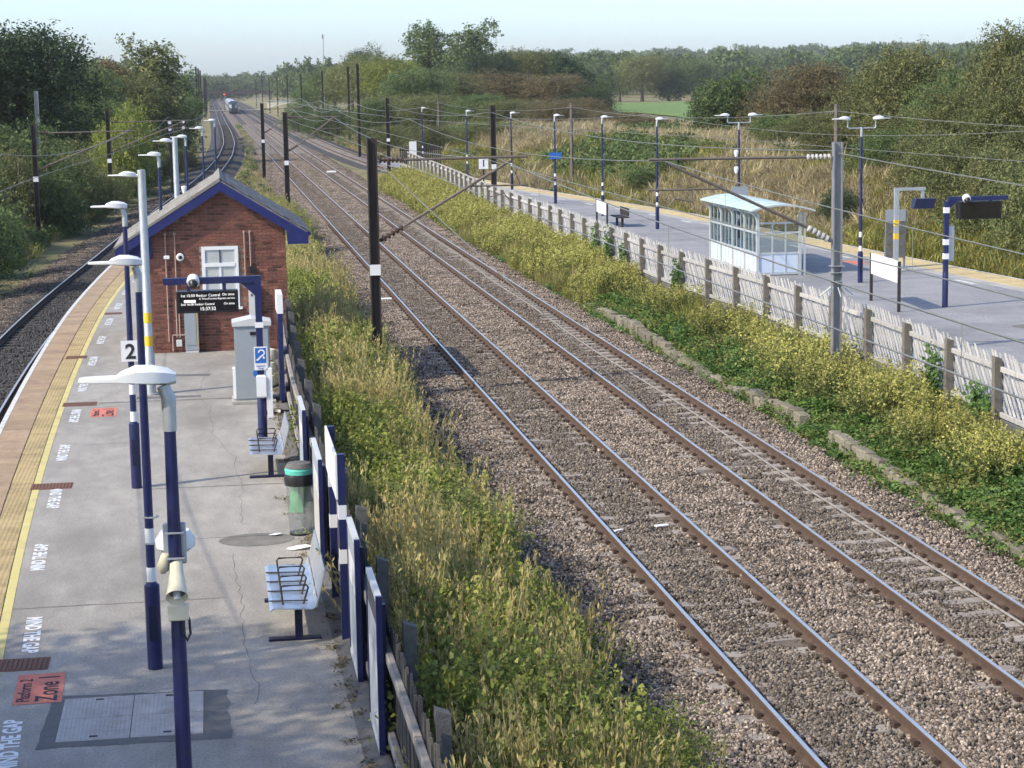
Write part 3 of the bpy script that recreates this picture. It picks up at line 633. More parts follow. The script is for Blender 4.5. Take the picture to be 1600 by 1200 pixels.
# roof: boarding, slates, ridge, barge boards
Y0, Y1 = GY-.22, 55.1; XL, XR = -2.4, 2.32
rf = MB().prism([(XL, roofz(XL)-.1), (RX, RZ-.1), (XR, roofz(XR)-.1), (XR, roofz(XR)-.03), (RX, RZ-.03), (XL, roofz(XL)-.03)], 'y', Y0, Y1).build('roof', 'slate', bld)
ang = math.atan(TS)
for side in (1, -1):
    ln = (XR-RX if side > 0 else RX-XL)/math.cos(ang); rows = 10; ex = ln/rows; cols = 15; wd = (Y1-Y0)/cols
    me = MB().box(-.004, ex+.05, -wd/2+.003, wd/2-.003, 0, .016).mesh('slate', 'slate' if side > 0 else 'slate_pale_lit')  # left slope uses a paler copy: its sunlit look is put into the colour
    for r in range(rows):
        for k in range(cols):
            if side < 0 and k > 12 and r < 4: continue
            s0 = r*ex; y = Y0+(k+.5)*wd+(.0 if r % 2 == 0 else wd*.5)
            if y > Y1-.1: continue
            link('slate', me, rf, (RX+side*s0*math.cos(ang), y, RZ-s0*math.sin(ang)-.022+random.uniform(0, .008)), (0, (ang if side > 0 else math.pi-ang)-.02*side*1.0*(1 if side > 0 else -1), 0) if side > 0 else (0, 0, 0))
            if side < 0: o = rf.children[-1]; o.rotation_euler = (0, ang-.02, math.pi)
mb = MB()
for k in range(12): y = Y0+k*.48; mb.prism([(RX-.13, RZ-.085), (RX-.1, RZ-.06), (RX, RZ+.05), (RX+.1, RZ-.06), (RX+.13, RZ-.085), (RX, RZ+.02)], 'y', y, y+.47)
mb.build('ridge_tiles', 'slate_pale_lit', rf)
mb = MB().prism([(XL+.02, roofz(XL)-.03), (XL+.02, roofz(XL)+.03), (RX, RZ+.03), (RX, RZ-.06)], 'y', Y0-.02, Y0+.1); mb.build('verge', 'slate_pale_lit', rf)
MB().prism([(RX, RZ-.3), (RX, RZ-.07), (XR, roofz(XR)-.07), (XR, roofz(XR)-.33), (1.8, roofz(XR)-.33), (1.78, roofz(1.78)-.32)], 'y', Y0-.01, Y0+.03).build('barge_board', 'blue_board', bld)
MB().prism([(RX, RZ-.3), (-1.62, roofz(-1.62)-.3), (XL, roofz(XL)-.3), (XL, roofz(XL)-.05), (RX, RZ-.07)], 'y', Y0-.01, Y0+.03).build('barge_board', 'blue_board', bld)
for k in range(7):
    x = -1.66-k*.105; MB().box(x-.1, x, GY-.05, GY-.02, 3.32, roofz(x-.1)-.12).build('canopy_board', 'blue_board', bld)
MB().box(-2.38, -1.63, GY-.02, 55, 3.3, 3.42).build('canopy_beam', 'blue_board', bld)
MB().box(-1.66, -1.52, GY-.07, GY-.008, 3.28, roofz(-1.6)-.25).build('corner_board', 'blue_board', bld)
MB().box(XR-.04, XR+.06, Y0, Y1, roofz(XR)-.13, roofz(XR)-.03).build('gutter', 'blue_board', bld)
# window: frame, glazing bars, panes, sill
wf = MB(); x0, x1, z0, z1 = win; fy0, fy1 = GY-.03, GY+.04
wf.box(x0, x0+.085, fy0, fy1, z0, z1); wf.box(x1-.085, x1, fy0, fy1, z0, z1); wf.box(x0+.085, x1-.085, fy0, fy1, z1-.085, z1); wf.box(x0+.085, x1-.085, fy0, fy1, z0, z0+.085); wf.box(x0+.085, x1-.085, fy0-.01, fy1, 3.03, 3.12); wf.box(.105, .155, fy0+.004, fy1, z0+.085, 3.03)
wf = wf.build('window', 'white_plastic', bld)
MB().box(.118, .142, fy0+.006, fy1-.01, 3.12, z1-.085).build('glazing_bar', 'black_plastic', wf)
for a, b, c_, d in ((x0+.085, .118, 3.12, z1-.085), (.142, x1-.085, 3.12, z1-.085), (x0+.085, .105, z0+.085, 3.03), (.155, x1-.085, z0+.085, 3.03)): MB().box(a, b, GY-.004, GY+.006, c_, d).build('pane', 'pane_pale', wf)
MB().box(x0-.04, x1+.06, GY-.08, GY-.005, z0-.06, z0-.002).build('sill', 'white_plastic', wf)
# conduits, boxes, camera on the wall
for x, za, zb in ((-1.19, 3.86, 1.2), (-.96, 3.86, 2.45), (.74, 3.88, 2.6), (.88, 3.88, 2.95), (-.99, 2.25, 1.3), (-.92, 2.25, 1.3), (-1.1, 1.36, .95)):
    MB().cyl(x, GY-.035, zb, za, .016, n=6).build('conduit', 'conduit', bld)
for x in (-1.19, -.96, .74, .88): MB().tube([(x, GY-.035, 3.87), (x, GY+.05, 3.87)], .034, 8).build('conduit_cap', 'conduit', bld)
MB().box(-1.1, -.8, GY-.05, GY-.02, 1.345, 1.375).build('conduit', 'conduit', bld)
for a, n_, m_ in (((-1.24, -1.1, GY-.08, GY-.004, 3.25, 3.34), 'junction_box', 'white_plastic'), ((-1.02, -.88, GY-.08, GY-.004, 1.07, 1.24), 'junction_box', 'pale_grey'), ((.86, .98, GY-.09, GY-.004, 2.84, 3.02), 'junction_box', 'black_plastic'), ((.8, 1.05, GY-.14, GY-.004, 1.55, 2.58), 'wall_cabinet', 'pale_grey')): MB().box(*a, b=.012).build(n_, m_, bld)
MB().box(.86, .9, GY-.15, GY-.141, 2.28, 2.33).build('lock', 'black_plastic', bld)
cm = MB().lathe([(.001, 0), (.1, .0), (.1, .03), (.085, .055), (.05, .06)], 16).build('wall_camera', 'white_plastic', bld, smooth=True, loc=(-.84, GY-.01, 3.29), rot=(R(90), 0, 0))
MB().lathe([(.05, .055), (.045, .08), (.02, .1), (.001, .103)], 12).build('dome', 'black_plastic', cm, smooth=True)
tk = MB().box(-.8, -.46, GY-.22, GY-.006, .98, 2.15, b=.012).build('wall_locker', 'cabinet_grey', bld)
MB().box(-.77, -.52, GY-.232, GY-.221, 1.12, 2.1).build('door', 'cabinet_grey', tk); MB().box(-.497, -.479, GY-.226, GY-.221, 1.05, 2.12).build('edge_trim', 'yellow_band', tk); MB().box(-.79, -.47, GY-.21, GY-.02, .925, .979).build('plinth', 'pale_grey', tk)

# ================================================================ LAMP POSTS
def lantern(parent, x, y, z, d, s=1, mt='white_plastic'):
    rs = []
    for t, w_, h0, h1 in ((-.08, .04, -.05, .02), (-.03, .085, -.06, .05), (.06, .11, -.055, .07), (.16, .115, -.045, .072), (.25, .1, -.035, .035), (.28, .09, -.034, .004), (.47, .08, -.03, .0), (.5, .06, -.026, -.006)):
        rs.append([(x+d*t*s, y+a*w_*s, z+(h1 if b > 0 else h0)*s*(1 if abs(a) < .9 else .55)) for a, b in ((-1, -1), (.0, -1), (1, -1), (1, 1), (.0, 1), (-1, 1))])
    if d > 0: rs = [list(reversed(r)) for r in rs]
    o = MB().rings(rs).build('lantern', mt, parent, smooth=True)
    return o
def lamp_post(label, x, y, d, top=5.5, base=1.0, double=False, group=None, seg=10, bands=True):
    t = thing('lamp_post', label, 'lamp post', (x, y, PZ), group)
    H_ = top-PZ
    MB().lathe([(.085, 0), (.085, base-.03), (.055, base)], seg).build('base', 'navy', t, smooth=True)
    MB().box(-.045, .045, -.094, -.078, base*.35, base*.75, b=.006).build('access_door', 'navy_frame', t)
    MB().tube([(0, 0, base-.01), (0, 0, 2.6), (0, 0, H_-.27)], [.052, .05, .037], seg).build('shaft', 'navy', t, smooth=True)
    for z in (base+.012, base+.46): MB().cyl(0, 0, z, z+.165, .0535, n=seg).build('white_band', 'sign_white', t, smooth=True)
    if not double:
        MB().tube([(0, 0, H_-.28), (0, 0, H_-.08), (d*.03, 0, H_)], [.042, .047, .04], seg).build('collar', 'galv', t, smooth=True)
        lantern(t, d*.03, 0, H_+.06, d)
    else:
        MB().tube([(0, 0, H_-.3), (0, 0, H_)], .042, seg).build('collar', 'galv', t, smooth=True)
        for s_ in (-1, 1):
            MB().tube([(0, 0, H_-.03), (s_*.42, 0, H_-.03), (s_*.46, 0, H_), (s_*.46, 0, H_+.26)], .024, 6).build('arm', 'galv', t)
            lantern(t, s_*.46, 0, H_+.28, s_)
    return t
lampC = lamp_post('nearest blue lamp post on the left platform, with loudspeaker horn and camera', -.31, 12.1, -1, 5.62)
lampB = lamp_post('second blue lamp post on the left platform, standing beside the zone panel', -.84, 22.1, -1, 5.48)
lampA = lamp_post('third blue lamp post on the left platform, with the numeral 2 sign', -1.41, 32.6, -1, 5.5, base=1.1)
lamp_post('fourth blue lamp post on the left platform, in front of the brick building roof', -1.35, 53.2, -1, 5.65)
l5 = lamp_post('fifth blue lamp post on the left platform, with white loudspeakers, behind the roof', -.86, 72, -1, 5.66)
lamp_post('sixth blue lamp post on the left platform, beyond the building', -.31, 85, -1, 5.7)
lamp_post('farthest blue lamp post on the left platform, seen above the roof ridge', .25, 100, -1, 5.78)
for z in (2.9, 2.1): MB().lathe([(.06, -.1), (.1, .1), (.1, .14), (.03, .16)], 10).build('loudspeaker', 'white_plastic', l5, loc=(-.12, -.05, z), rot=(0, 0, 0))
# fittings of the nearest lamp post
def sub(t, z): return (0, 0, z-PZ)
br = MB(); br.box(-.07, .07, .02, .055, -.13, .13, b=.01); br.tube([(-.055, -.045, .08), (.055, -.045, .08), (.06, .03, .08)], .007, 5); br.tube([(-.055, -.045, -.08), (.055, -.045, -.08), (.06, .03, -.08)], .007, 5)
brk = br.build('camera_bracket', 'galv', lampC, loc=sub(0, 4.63))
MB().lathe([(.001, .06), (.09, .055), (.125, .0), (.12, -.05), (.06, -.09)], 16).build('camera_housing', 'white_plastic', brk, smooth=True, loc=(.0, .16, 0))
MB().lathe([(.075, -.07), (.06, -.12), (.02, -.14)], 12).build('camera_dome', 'black_plastic', brk, smooth=True, loc=(0, .16, 0))
hr = MB().lathe([(.02, .16), (.04, .15), (.043, .05), (.047, .045), (.052, .0), (.066, -.1), (.07, -.112), (.064, -.108), (.035, -.03)], 18).build('loudspeaker_horn', 'cream', lampC, smooth=True, loc=(0.005, -.12, 4.42-PZ), rot=(R(-50), 0, 0))
MB().lathe([(.053, -.075), (.052, -.0755)], 16).build('horn_shade_disc', 'concrete_dark', hr); MB().lathe([(.02, -.03), (.024, -.12), (.012, -.13)], 10).build('horn_driver', 'pale_grey', hr)  # dark disc paints the shade inside the horn mouth
MB().lathe([(.02, .1), (.034, .08), (.042, .0), (.02, -.04)], 12).build('loudspeaker_horn', 'cream', lampC, smooth=True, loc=(-.075, .05, 4.48-PZ), rot=(R(20), R(15), 0))
MB().box(-.058, .07, -.1, -.04, -.05, .05, b=.008).build('junction_box', 'cream', lampC, loc=(0.0, 0, 4.22-PZ))
MB().tube([(.03, -.07, -.06), (.035, -.085, -.14), (.055, -.08, -.18), (.075, -.07, -.14), (.07, -.06, -.05), (.045, -.045, .0)], .009, 6).build('cable_loop', 'black_plastic', lampC, smooth=True, loc=(0, 0, 4.22-PZ))
# numeral sign on the third post
sg = MB().box(-.13, .13, -.075, -.06, -.17, .17).build('numeral_sign', 'sign_white', lampA, loc=(-.02, 0, 3.2-PZ))
me2 = text_mesh('2', .34, 'black_paint', .002, 'CENTER', .008); link('numeral', me2, sg, (.02, -.078, -.12), (R(90), 0, 0))
for z in (1.25, 1.55): MB().tube([(-.06, -.03, z), (.07, -.06, z), (.1, .02, z)], .012, 5).build('clamp', 'galv', lampB, loc=(0, 0, .2))
# galvanised lamp posts
def galv_post(label, x, y, top, yel=True):
    t = thing('lamp_post', label, 'lamp post', (x, y, PZ)); H_ = top-PZ
    MB().lathe([(.11, 0), (.11, .9), (.085, .95), (.085, H_), (.001, H_+.01)], 12).build('shaft', 'galv', t, smooth=True)
    MB().lathe([(.17, 0), (.17, .03), (.12, .04)], 12).build('base_flange', 'galv', t)
    if yel:
        for z in (1.05, 1.55): MB().cyl(0, 0, z, z+.22, .0885, n=12).build('yellow_band', 'yellow_band', t, smooth=True)
    MB().tube([(-.08, 0, H_-.12), (-.2, 0, H_-.11)], .035, 8).build('arm', 'white_plastic', t)
    lantern(t, -.2, 0, H_-.09, -1); return t
galv_post('grey galvanised lamp post with yellow bands in front of the brick building', -1.46, 42.8, 5.72)
galv_post('grey galvanised lamp post rising behind the building roof', -1.12, 65, 5.86)
# right platform lamps
for i, (x, y, tp) in enumerate([(19.4, 85.8, 5.7), (18.87, 95.5, 5.66), (18.38, 106.2, 5.6), (18.3, 121.4, 5.55), (17.6, 137.4, 5.5), (16.9, 160, 5.5)]):
    t = lamp_post(('nearest', 'second', 'third', 'fourth', 'fifth', 'farthest')[i]+' single-headed blue lamp post on the right platform'+(', with a blue sign' if i == 2 else ''), x, y, 1, tp)
    if i == 2: MB().box(-.34, .34, -.09, -.06, 2.4, 2.75).build('sign', 'blue_sign', t)
dl1 = lamp_post('double-headed blue lamp post behind the waiting shelter', 20.6, 76.5, 1, 5.75, double=True)
MB().box(-.33, .33, -.1, -.07, 1.85, 2.3).build('sign_panel', 'cabinet_grey', dl1)
for z in (3.6, 2.95): MB().lathe([(.06, -.12), (.1, .06), (.09, .12), (.03, .14)], 10).build('loudspeaker', 'white_plastic', dl1, loc=(-.12, -.06, z))
lamp_post('double-headed blue lamp post in the open between mast and display', 20.36, 60.8, 1, 5.85, double=True)
lamp_post('double-headed blue lamp post at the right edge of the picture, only one lantern showing', 20.85, 46.2, 1, 5.85, double=True)

# ================================================================ DISPLAYS
def display(label, x, y, d, arm_z, w0, w1, z0, z1, lit, arm):
    t = thing('departure_board', label, 'display', (x, y, PZ))
    a = arm_z-PZ
    MB().lathe([(.085, 0), (.085, 1.0), (.07, 1.04)], 10).build('base', 'navy', t, smooth=True)
    MB().box(-.06, .06, -.06, .06, 1.0, a-.06).build('post', 'navy', t)
    mbx = MB().box(min(.06*d, arm), max(.06*d, arm) if d > 0 else .06, -.06, .06, a-.06, a+.06) if d > 0 else MB().box(arm, .06, -.06, .06, a-.06, a+.06)
    mbx.build('arm', 'navy', t)
    MB().prism([(d*.06, a-.06), (d*.3, a-.06), (d*.06, a-.3)], 'y', -.04, .04).build('gusset', 'navy', t)
    cs = MB().box(w0, w1, -.12, .14, z0-PZ, z1-PZ, b=.015).build('case', 'black_plastic', t)
    MB().box(w0+.05, w1-.05, -.126, -.121, z0-PZ+.04, z1-PZ-.03).build('screen', 'screen', cs)
    for q in (.2, .78): MB().box(w0+(w1-w0)*q-.03, w0+(w1-w0)*q+.03, -.04, .04, z1-PZ, a-.06).build('hanger', 'navy', t)
    hc = MB().lathe([(.001, .12), (.1, .1), (.12, 0), (.11, -.05), (.001, -.06)], 14).build('camera_housing', 'white_plastic', t, smooth=True, loc=(w0+.31 if d < 0 else w0+.2, -.13, a+.0), rot=(R(-55), 0, 0))
    MB().lathe([(.085, -.04), (.075, -.1), (.03, -.15)], 12).build('camera_dome', 'black_plastic', hc, smooth=True)
    if lit:
        lines = [('1st 15:50 Redcar Central', w0+.07, z1-.1, .07, 'LEFT'), ('On time', w1-.07, z1-.09, .065, 'RIGHT'), ('A TransPennine Express service', w1-.06, z1-.155, .05, 'RIGHT'), ('2nd 16:08 Redcar Central', w0+.07, z1-.255, .058, 'LEFT'), ('On time', w1-.07, z1-.255, .058, 'RIGHT'), ('15:37:32', (w0+w1)/2, z0+.05, .085, 'CENTER')]
        for s_, xx, zz, sz, al in lines: link('lettering', text_mesh(s_, sz, 'led_white', 0, al, 0), cs, (xx, -.129, zz-PZ), (R(90), 0, 0))
        MB().box(w0+.13, w0+.34, -.1275, -.1262, z1-.205-PZ, z1-.158-PZ).build('notice', 'led_white', cs)
    return t
db = display('lit departure board on a navy gantry in front of the brick building', .76, 36.45, -1, 3.94, -1.47, -.36, 3.36, 3.76, True, -1.7)
MB().box(-.075, .075, -.075, .075, 3.05-PZ, 3.15-PZ).build('white_collar', 'sign_white', db)
hs = MB().box(-.115, .125, -.1, -.08, 2.27-PZ, 2.7-PZ).build('hearing_sign', 'sign_white', db)
MB().box(-.095, .105, -.104, -.101, 2.4-PZ, 2.68-PZ).build('blue_square', 'blue_sign', hs)
ear = MB()
for i in range(14):
    a0, a1 = R(-60+i*17), R(-60+(i+1)*17); ear.quad((.02+.04*math.cos(a0), -.106, .06+.04*math.sin(a0)), (.02+.065*math.cos(a0), -.106, .06+.065*math.sin(a0)), (.02+.065*math.cos(a1), -.106, .06+.065*math.sin(a1)), (.02+.04*math.cos(a1), -.106, .06+.04*math.sin(a1)))
ear.quad((-.08, -.1062, -.07), (-.055, -.1062, -.09), (.06, -.1062, .02), (.04, -.1062, .035)); ear.quad((.06, -.1064, -.06), (.085, -.1064, -.04), (.06, -.1064, .0), (.04, -.1064, -.02))
ear.build('ear_symbol', 'sign_white', hs, loc=(0, 0, 2.53-PZ))
link('lettering', text_mesh('hearing', .055, 'blue_sign', 0, 'CENTER', .001), hs, (.005, -.104, 2.33-PZ), (R(90), 0, 0)); link('lettering', text_mesh('loop', .055, 'blue_sign', 0, 'CENTER', .001), hs, (.005, -.104, 2.285-PZ), (R(90), 0, 0))
MB().tube([(-.07, -.02, 2.2-PZ), (-.07, .02, 2.2-PZ)], .075, 12).build('round_sign', 'blue_sign', db)
hp = MB().box(-.09, .09, -.13, -.062, 1.75-PZ, 2.18-PZ, b=.03).build('help_point', 'white_plastic', db); MB().box(.095, .2, -.1, .05, 1.35-PZ, 2.32-PZ, b=.03).build('help_point_hood', 'white_plastic', db)
dr_ = display('dark unlit departure board on a navy gantry on the right platform', 20.42, 53.5, 1, 3.98, .34, 1.58, 3.4, 3.9, False, 1.8)
for z in (1.45, 1.85, 2.75): MB().box(-.07, .07, -.07, .07, z-.08, z+.08).build('white_band', 'sign_white', dr_)
MB().box(.07, .25, .02, .14, 1.3, 2.3, b=.02).build('help_point', 'pale_grey', dr_)
# galvanised monitor post and timetable stand behind it
t = thing('monitor_post', 'grey galvanised post with an overhanging monitor on the right platform', 'monitor', (22.6, 63.8, PZ))
MB().box(-.07, .07, -.07, .07, 0, 2.72).build('post', 'galv', t); MB().box(-.07, 1.0, -.05, .05, 2.721, 2.82).build('arm', 'galv', t)
for z in (1.1, 1.55): MB().box(-.074, .074, -.074, .074, z, z+.2).build('yellow_band', 'yellow_band', t)
MB().box(.86, .96, -.04, .04, 2.45, 2.72).build('hanger', 'galv', t)
MB().add([(.6, -.25, 2.45), (1.3, -.25, 2.45), (1.2, -.28, 2.12), (.5, -.28, 2.12), (.6, .1, 2.45), (1.3, .1, 2.45), (1.2, .06, 2.12), (.5, .06, 2.12)], [(0, 1, 2, 3), (7, 6, 5, 4), (4, 5, 1, 0), (3, 2, 6, 7), (1, 5, 6, 2), (4, 0, 3, 7)]).build('monitor', 'navy_frame', t)
t = thing('timetable_stand', 'dark louvred information stand behind the grey monitor post', 'sign', (23.05, 65.2, PZ))
for sx in (-.34, .34): MB().prism([(sx-.03, 0), (sx+.03, 0), (sx+.07*(1 if sx > 0 else .6), 2.0), (sx+.01, 2.0)], 'y', -.03, .03).build('post', 'mast_grey', t)
for k in range(4): MB().box(-.32, .36, -.05, -.02, .35+k*.42, .74+k*.42).build('panel', 'cabinet_grey' if k == 3 else 'concrete_dark', t)
# boards along the right platform
def leg_board(label, x0, y0, x1, y1, zb, zt, ztop):
    t = thing('name_board', label, 'sign', ((x0+x1)/2, (y0+y1)/2, PZ)); L_ = math.hypot(x1-x0, y1-y0); t.rotation_euler.z = math.atan2(y1-y0, x1-x0)
    MB().box(-L_/2, L_/2, -.02, .02, zb-PZ, zt-PZ).build('board', 'sign_white', t)
    for s_ in (-1, 1): MB().box(s_*(L_/2+.03)-.035, s_*(L_/2+.03)+.035, -.04, .04, 0, ztop-PZ).build('post', 'dark_steel', t)
leg_board('white blank-backed board on two dark legs behind the timber fence, nearer one', 19.0, 55.7, 18.8, 52.8, 1.72, 2.33, 2.33)
leg_board('white board on two dark legs on the right platform, farther one', 17.6, 90.5, 17.5, 87.6, 1.45, 2.0, 2.0)
t = thing('bench', 'dark bench far down the right platform', 'bench', (18.2, 88.2, PZ)); MB().box(-.25, .25, -.9, .9, .42, .47).build('seat', 'dark_steel', t); MB().box(.2, .25, -.9, .9, .5, .85).build('backrest', 'dark_steel', t)
for s_ in (-.6, .6): MB().box(-.05, .05, s_-.04, s_+.04, 0, .42).build('leg', 'dark_steel', t)
t = thing('sign_post', 'small white numeral sign on a dark post by the far right platform', 'sign', (16.9, 124, PZ)); MB().box(-.04, .04, -.04, .04, 0, 1.5).build('post', 'navy_frame', t); s_ = MB().box(-.3, .3, -.06, -.041, 1.2, 1.95).build('panel', 'sign_white', t); link('numeral', text_mesh('1', .6, 'black_paint', .002, 'CENTER', .01), s_, (0, -.064, 1.35), (R(90), 0, 0))
t = thing('sign_post', 'white round-cornered sign at the far end of the right platform', 'sign', (16.4, 163, PZ)); MB().box(-.04, .04, -.04, .04, 0, .8).build('post', 'navy_frame', t); MB().box(-.3, .3, -.06, -.041, .8, 1.9, b=.01).build('panel', 'sign_white', t)
# ================================================================ LEFT PLATFORM FURNITURE
# equipment cabinet
t = thing('equipment_cabinet', 'tall grey metal equipment cabinet on a concrete base by the fence', 'cabinet', (.7, 41.3, PZ))
MB().box(-.45, .45, -.38, .42, 0, .07, b=.01).build('base', 'concrete', t); MB().box(-.36, .36, -.3, .34, .072, 1.66, b=.008).build('body', 'cabinet_grey', t)
MB().prism([(-.4, 1.62), (.4, 1.62), (.4, 1.7), (0, 1.78), (-.4, 1.7)], 'y', -.34, .38).build('roof', 'pale_grey', t)
MB().box(-.33, .33, -.312, -.303, .11, 1.55).build('door', 'cabinet_grey', t); MB().box(-.04, .1, -.335, -.313, 1.43, 1.5, b=.008).build('handle', 'black_plastic', t); MB().box(-.42, -.363, -.25, -.05, .1, .75, b=.01).build('side_box', 'white_plastic', t)
# benches
def bench(label, x, y0, n):
    t = thing('bench', label, 'bench', (x, y0, PZ)); L_ = .55*n; zs = .45
    MB().box(-.36, .26, -.06, .06, .0, .03, b=.004).build('foot', 'navy_frame', t, loc=(0, .12, 0)); MB().box(-.045, .045, .08, .16, .03, zs-.07).build('leg', 'navy_frame', t)
    if n > 3: MB().box(-.36, .26, -.06, .06, .0, .03, b=.004).build('foot', 'navy_frame', t, loc=(0, L_-.25, 0)); MB().box(-.045, .045, L_-.29, L_-.21, .03, zs-.07).build('leg', 'navy_frame', t)
    MB().box(-.04, .04, -.05, L_-.05, zs-.07, zs-.03).build('beam', 'navy_frame', t)
    def sheet(pr, y0_, y1_, name, m_='steel'):
        mb = MB(); k = len(pr); 
        poly = [(a, b) for a, b in pr]+[(a+.012, b-.012) for a, b in reversed(pr)]
        mb.prism(poly, 'y', y0_, y1_); return mb.build(name, m_, t)
    for i in range(n):
        a, b = -.1+i*.55+.004, -.1+(i+1)*.55-.004
        sheet([(-.34, zs-.035), (-.3, zs-.005), (-.05, zs-.02), (.14, zs-.03), (.2, zs), (.22, zs+.06)], a, b, 'seat')
        s_ = sheet([(.225, zs+.1), (.26, zs+.22), (.29, zs+.34), (.305, zs+.4)], a, b, 'backrest')
    MB().tube([(.31, -.1, zs+.41), (.31, -.1+L_, zs+.41)], .014, 6).build('back_rail', 'steel', t)
    for i in range(n+1):
        y = min(max(-.1+i*.55, -.09), L_-.11); MB().tube([(.21, y, zs+.0), (.2, y, zs+.0), (.25, y, zs+.15), (.31, y, zs+.4)], .012, 5).build('bracket', 'steel', t)
    for i in range(n):
        y = .02+i*.47; MB().tube([(-.18, y, zs), (-.2, y, zs+.2), (-.18, y, zs+.23), (.1, y, zs+.23), (.12, y, zs+.2), (.06, y, zs)], .013, 6).build('armrest', 'dark_steel', t, smooth=True)
        MB().tube([(-.34, y+.2, zs+.004), (.12, y+.2, zs-.01)], .009, 5).build('seat_rib', 'dark_steel', t)
    return t
bench('nearer perforated steel bench with hoop armrests beside the poster frames', .82, 22.85, 4)
bench('farther perforated steel bench with hoop armrests beside the bin', .8, 32.9, 3)
# bin
t = thing('litter_bin', 'clear plastic litter bin with teal and black lid and a green bag', 'bin', (1.1, 28.6, PZ))
MB().lathe([(.165, .02), (.2, .78), (.196, .78), (.161, .03)], 20).build('clear_body', 'clear', t, smooth=True); MB().lathe([(.17, 0), (.17, .03), (.05, .035)], 20).build('foot', 'black_plastic', t)
MB().lathe([(.215, .74), (.225, .86), (.21, .9), (.15, .91)], 20).build('black_rim', 'black_plastic', t, smooth=True); MB().lathe([(.205, .905), (.215, .97), (.19, 1.0), (.05, 1.01)], 20).build('teal_lid', 'teal', t, smooth=True)
MB().lathe([(.21, 1.0), (.17, 1.06), (.05, 1.08)], 20).build('lid_cap', 'concrete_dark', t, smooth=True)
bag = MB(); bag.rings([[((.09+.05*math.cos(3*a+z*9))*math.cos(a)*(1 if z > .2 else .6)-.03, (.09+.05*math.sin(2*a+z*7))*math.sin(a)*(1 if z > .2 else .6), z) for a in np.linspace(0, 2*math.pi, 12, endpoint=False)] for z in (.33, .42, .52, .62, .74)]); bag.build('green_bag', 'green_bag', t, smooth=True)
for i, (x, y, lb) in enumerate([(1.02, 27.6, 'crumpled white paper litter on the asphalt below the bin'), (.72, 28.55, 'small white scrap of litter left of the bin')]):
    mb = MB(); k = 8; mb.add([(.22*math.cos(a)*random.uniform(.6, 1), .12*math.sin(a)*random.uniform(.5, 1), random.uniform(.0, .05)) for a in np.linspace(0, 2*math.pi, k, endpoint=False)]+[(0, 0, .05)], [(j, (j+1) % k, k) for j in range(k)])
    o = mb.build('paper_litter', 'paper', loc=(x, y, PZ+.012)); tag(o, lb, 'litter'); o.scale = (1, 1, 1) if i == 0 else (.5, .6, .5)
# poster frames and the name sign along the fence
def poster(label, x, y0, y1, z0, z1, feet=True):
    t = thing('poster_frame', label, 'poster', (x, y0, PZ)); w_ = y1-y0
    MB().box(-.03, .03, .0, .05, z0-PZ, z1-PZ).build('frame_side', 'navy', t); MB().box(-.03, .03, w_-.05, w_, z0-PZ, z1-PZ).build('frame_side', 'navy', t)
    MB().box(-.03, .03, .05, w_-.05, z1-PZ-.05, z1-PZ).build('frame_top', 'pale_grey', t); MB().box(-.03, .03, .05, w_-.05, z0-PZ, z0-PZ+.05).build('frame_bottom', 'pale_grey', t)
    MB().box(-.02, -.012, .05, w_-.05, z0-PZ+.05, z1-PZ-.05).build('poster_sheet', 'poster', t); MB().box(-.011, .02, .05, w_-.05, z0-PZ+.05, z1-PZ-.05).build('backing', 'navy_frame', t)
    ps = t.children[-2]; hh_ = z1-z0
    MB().box(-.0245, -.021, .1, w_-.1, z1-PZ-.05-hh_*.16, z1-PZ-.09).build('poster_heading', random.choice(['navy', 'cabinet_grey', 'concrete_dark']), ps); MB().box(-.0245, -.021, .12, w_-.12, z0-PZ+.2, z0-PZ+.2+hh_*.45).build('poster_picture', random.choice(['cabinet_grey', 'pale_grey', 'concrete']), ps)
    for y in (.12, w_-.12): MB().box(.031, .07, y-.04, y+.04, 0, z1-PZ-.1).build('leg', 'navy_frame', t)
poster('nearest navy poster frame on the fence, in the shade at the bottom', 1.43, 18.5, 19.75, .97, 2.55)
poster('second navy poster frame on the fence, nearer than the name sign', 1.4, 20.95, 22.2, .97, 2.55)
poster('third navy poster frame, right behind the litter bin', 1.3, 26.4, 28.2, .97, 2.42)
poster('fourth navy poster frame, between the bin and the farther bench', 1.28, 30.6, 32.2, .97, 2.42)
t = thing('station_sign', 'white name sign on two navy posts with white bands along the fence', 'sign', (1.36, 22.75, PZ))
for y in (0, 1.95):
    MB().box(-.045, .045, y-.045, y+.045, 0, 2.25).build('post', 'navy', t)
    for z in (.95, 1.48): MB().box(-.048, .048, y-.048, y+.048, z, z+.17).build('white_band', 'sign_white', t)
bd = MB().box(-.07, -.05, -.05, 2.0, 1.72, 2.25).build('board', 'sign_white', t); MB().box(-.049, -.046, -.05, 2.0, 1.72, 2.25).build('board_back', 'pale_grey', t)
t = thing('totem_sign', 'tall navy totem sign with white top at the end of the fence by the building', 'sign', (1.28, 40.6, PZ))
MB().box(-.05, .05, 0, .95, .1, 1.9).build('panel', 'navy', t); MB().box(-.06, .06, -.02, .97, 1.9, 2.3).build('header', 'sign_white', t)
for y in (.1, .85): MB().box(-.03, .03, y-.04, y+.04, 0, .1).build('leg', 'navy_frame', t)
t = thing('sandbag_heap', 'pale sacks heaped behind the grey cabinet', 'sacks', (1.05, 43.3, PZ))
for i in range(3): MB().lathe([(.05, 0), (.2, .05), (.22, .15), (.16, .26), (.02, .3)], 10).build('sack', 'cream', t, smooth=True, loc=(.02*i, -.1+.12*i, .27*i))
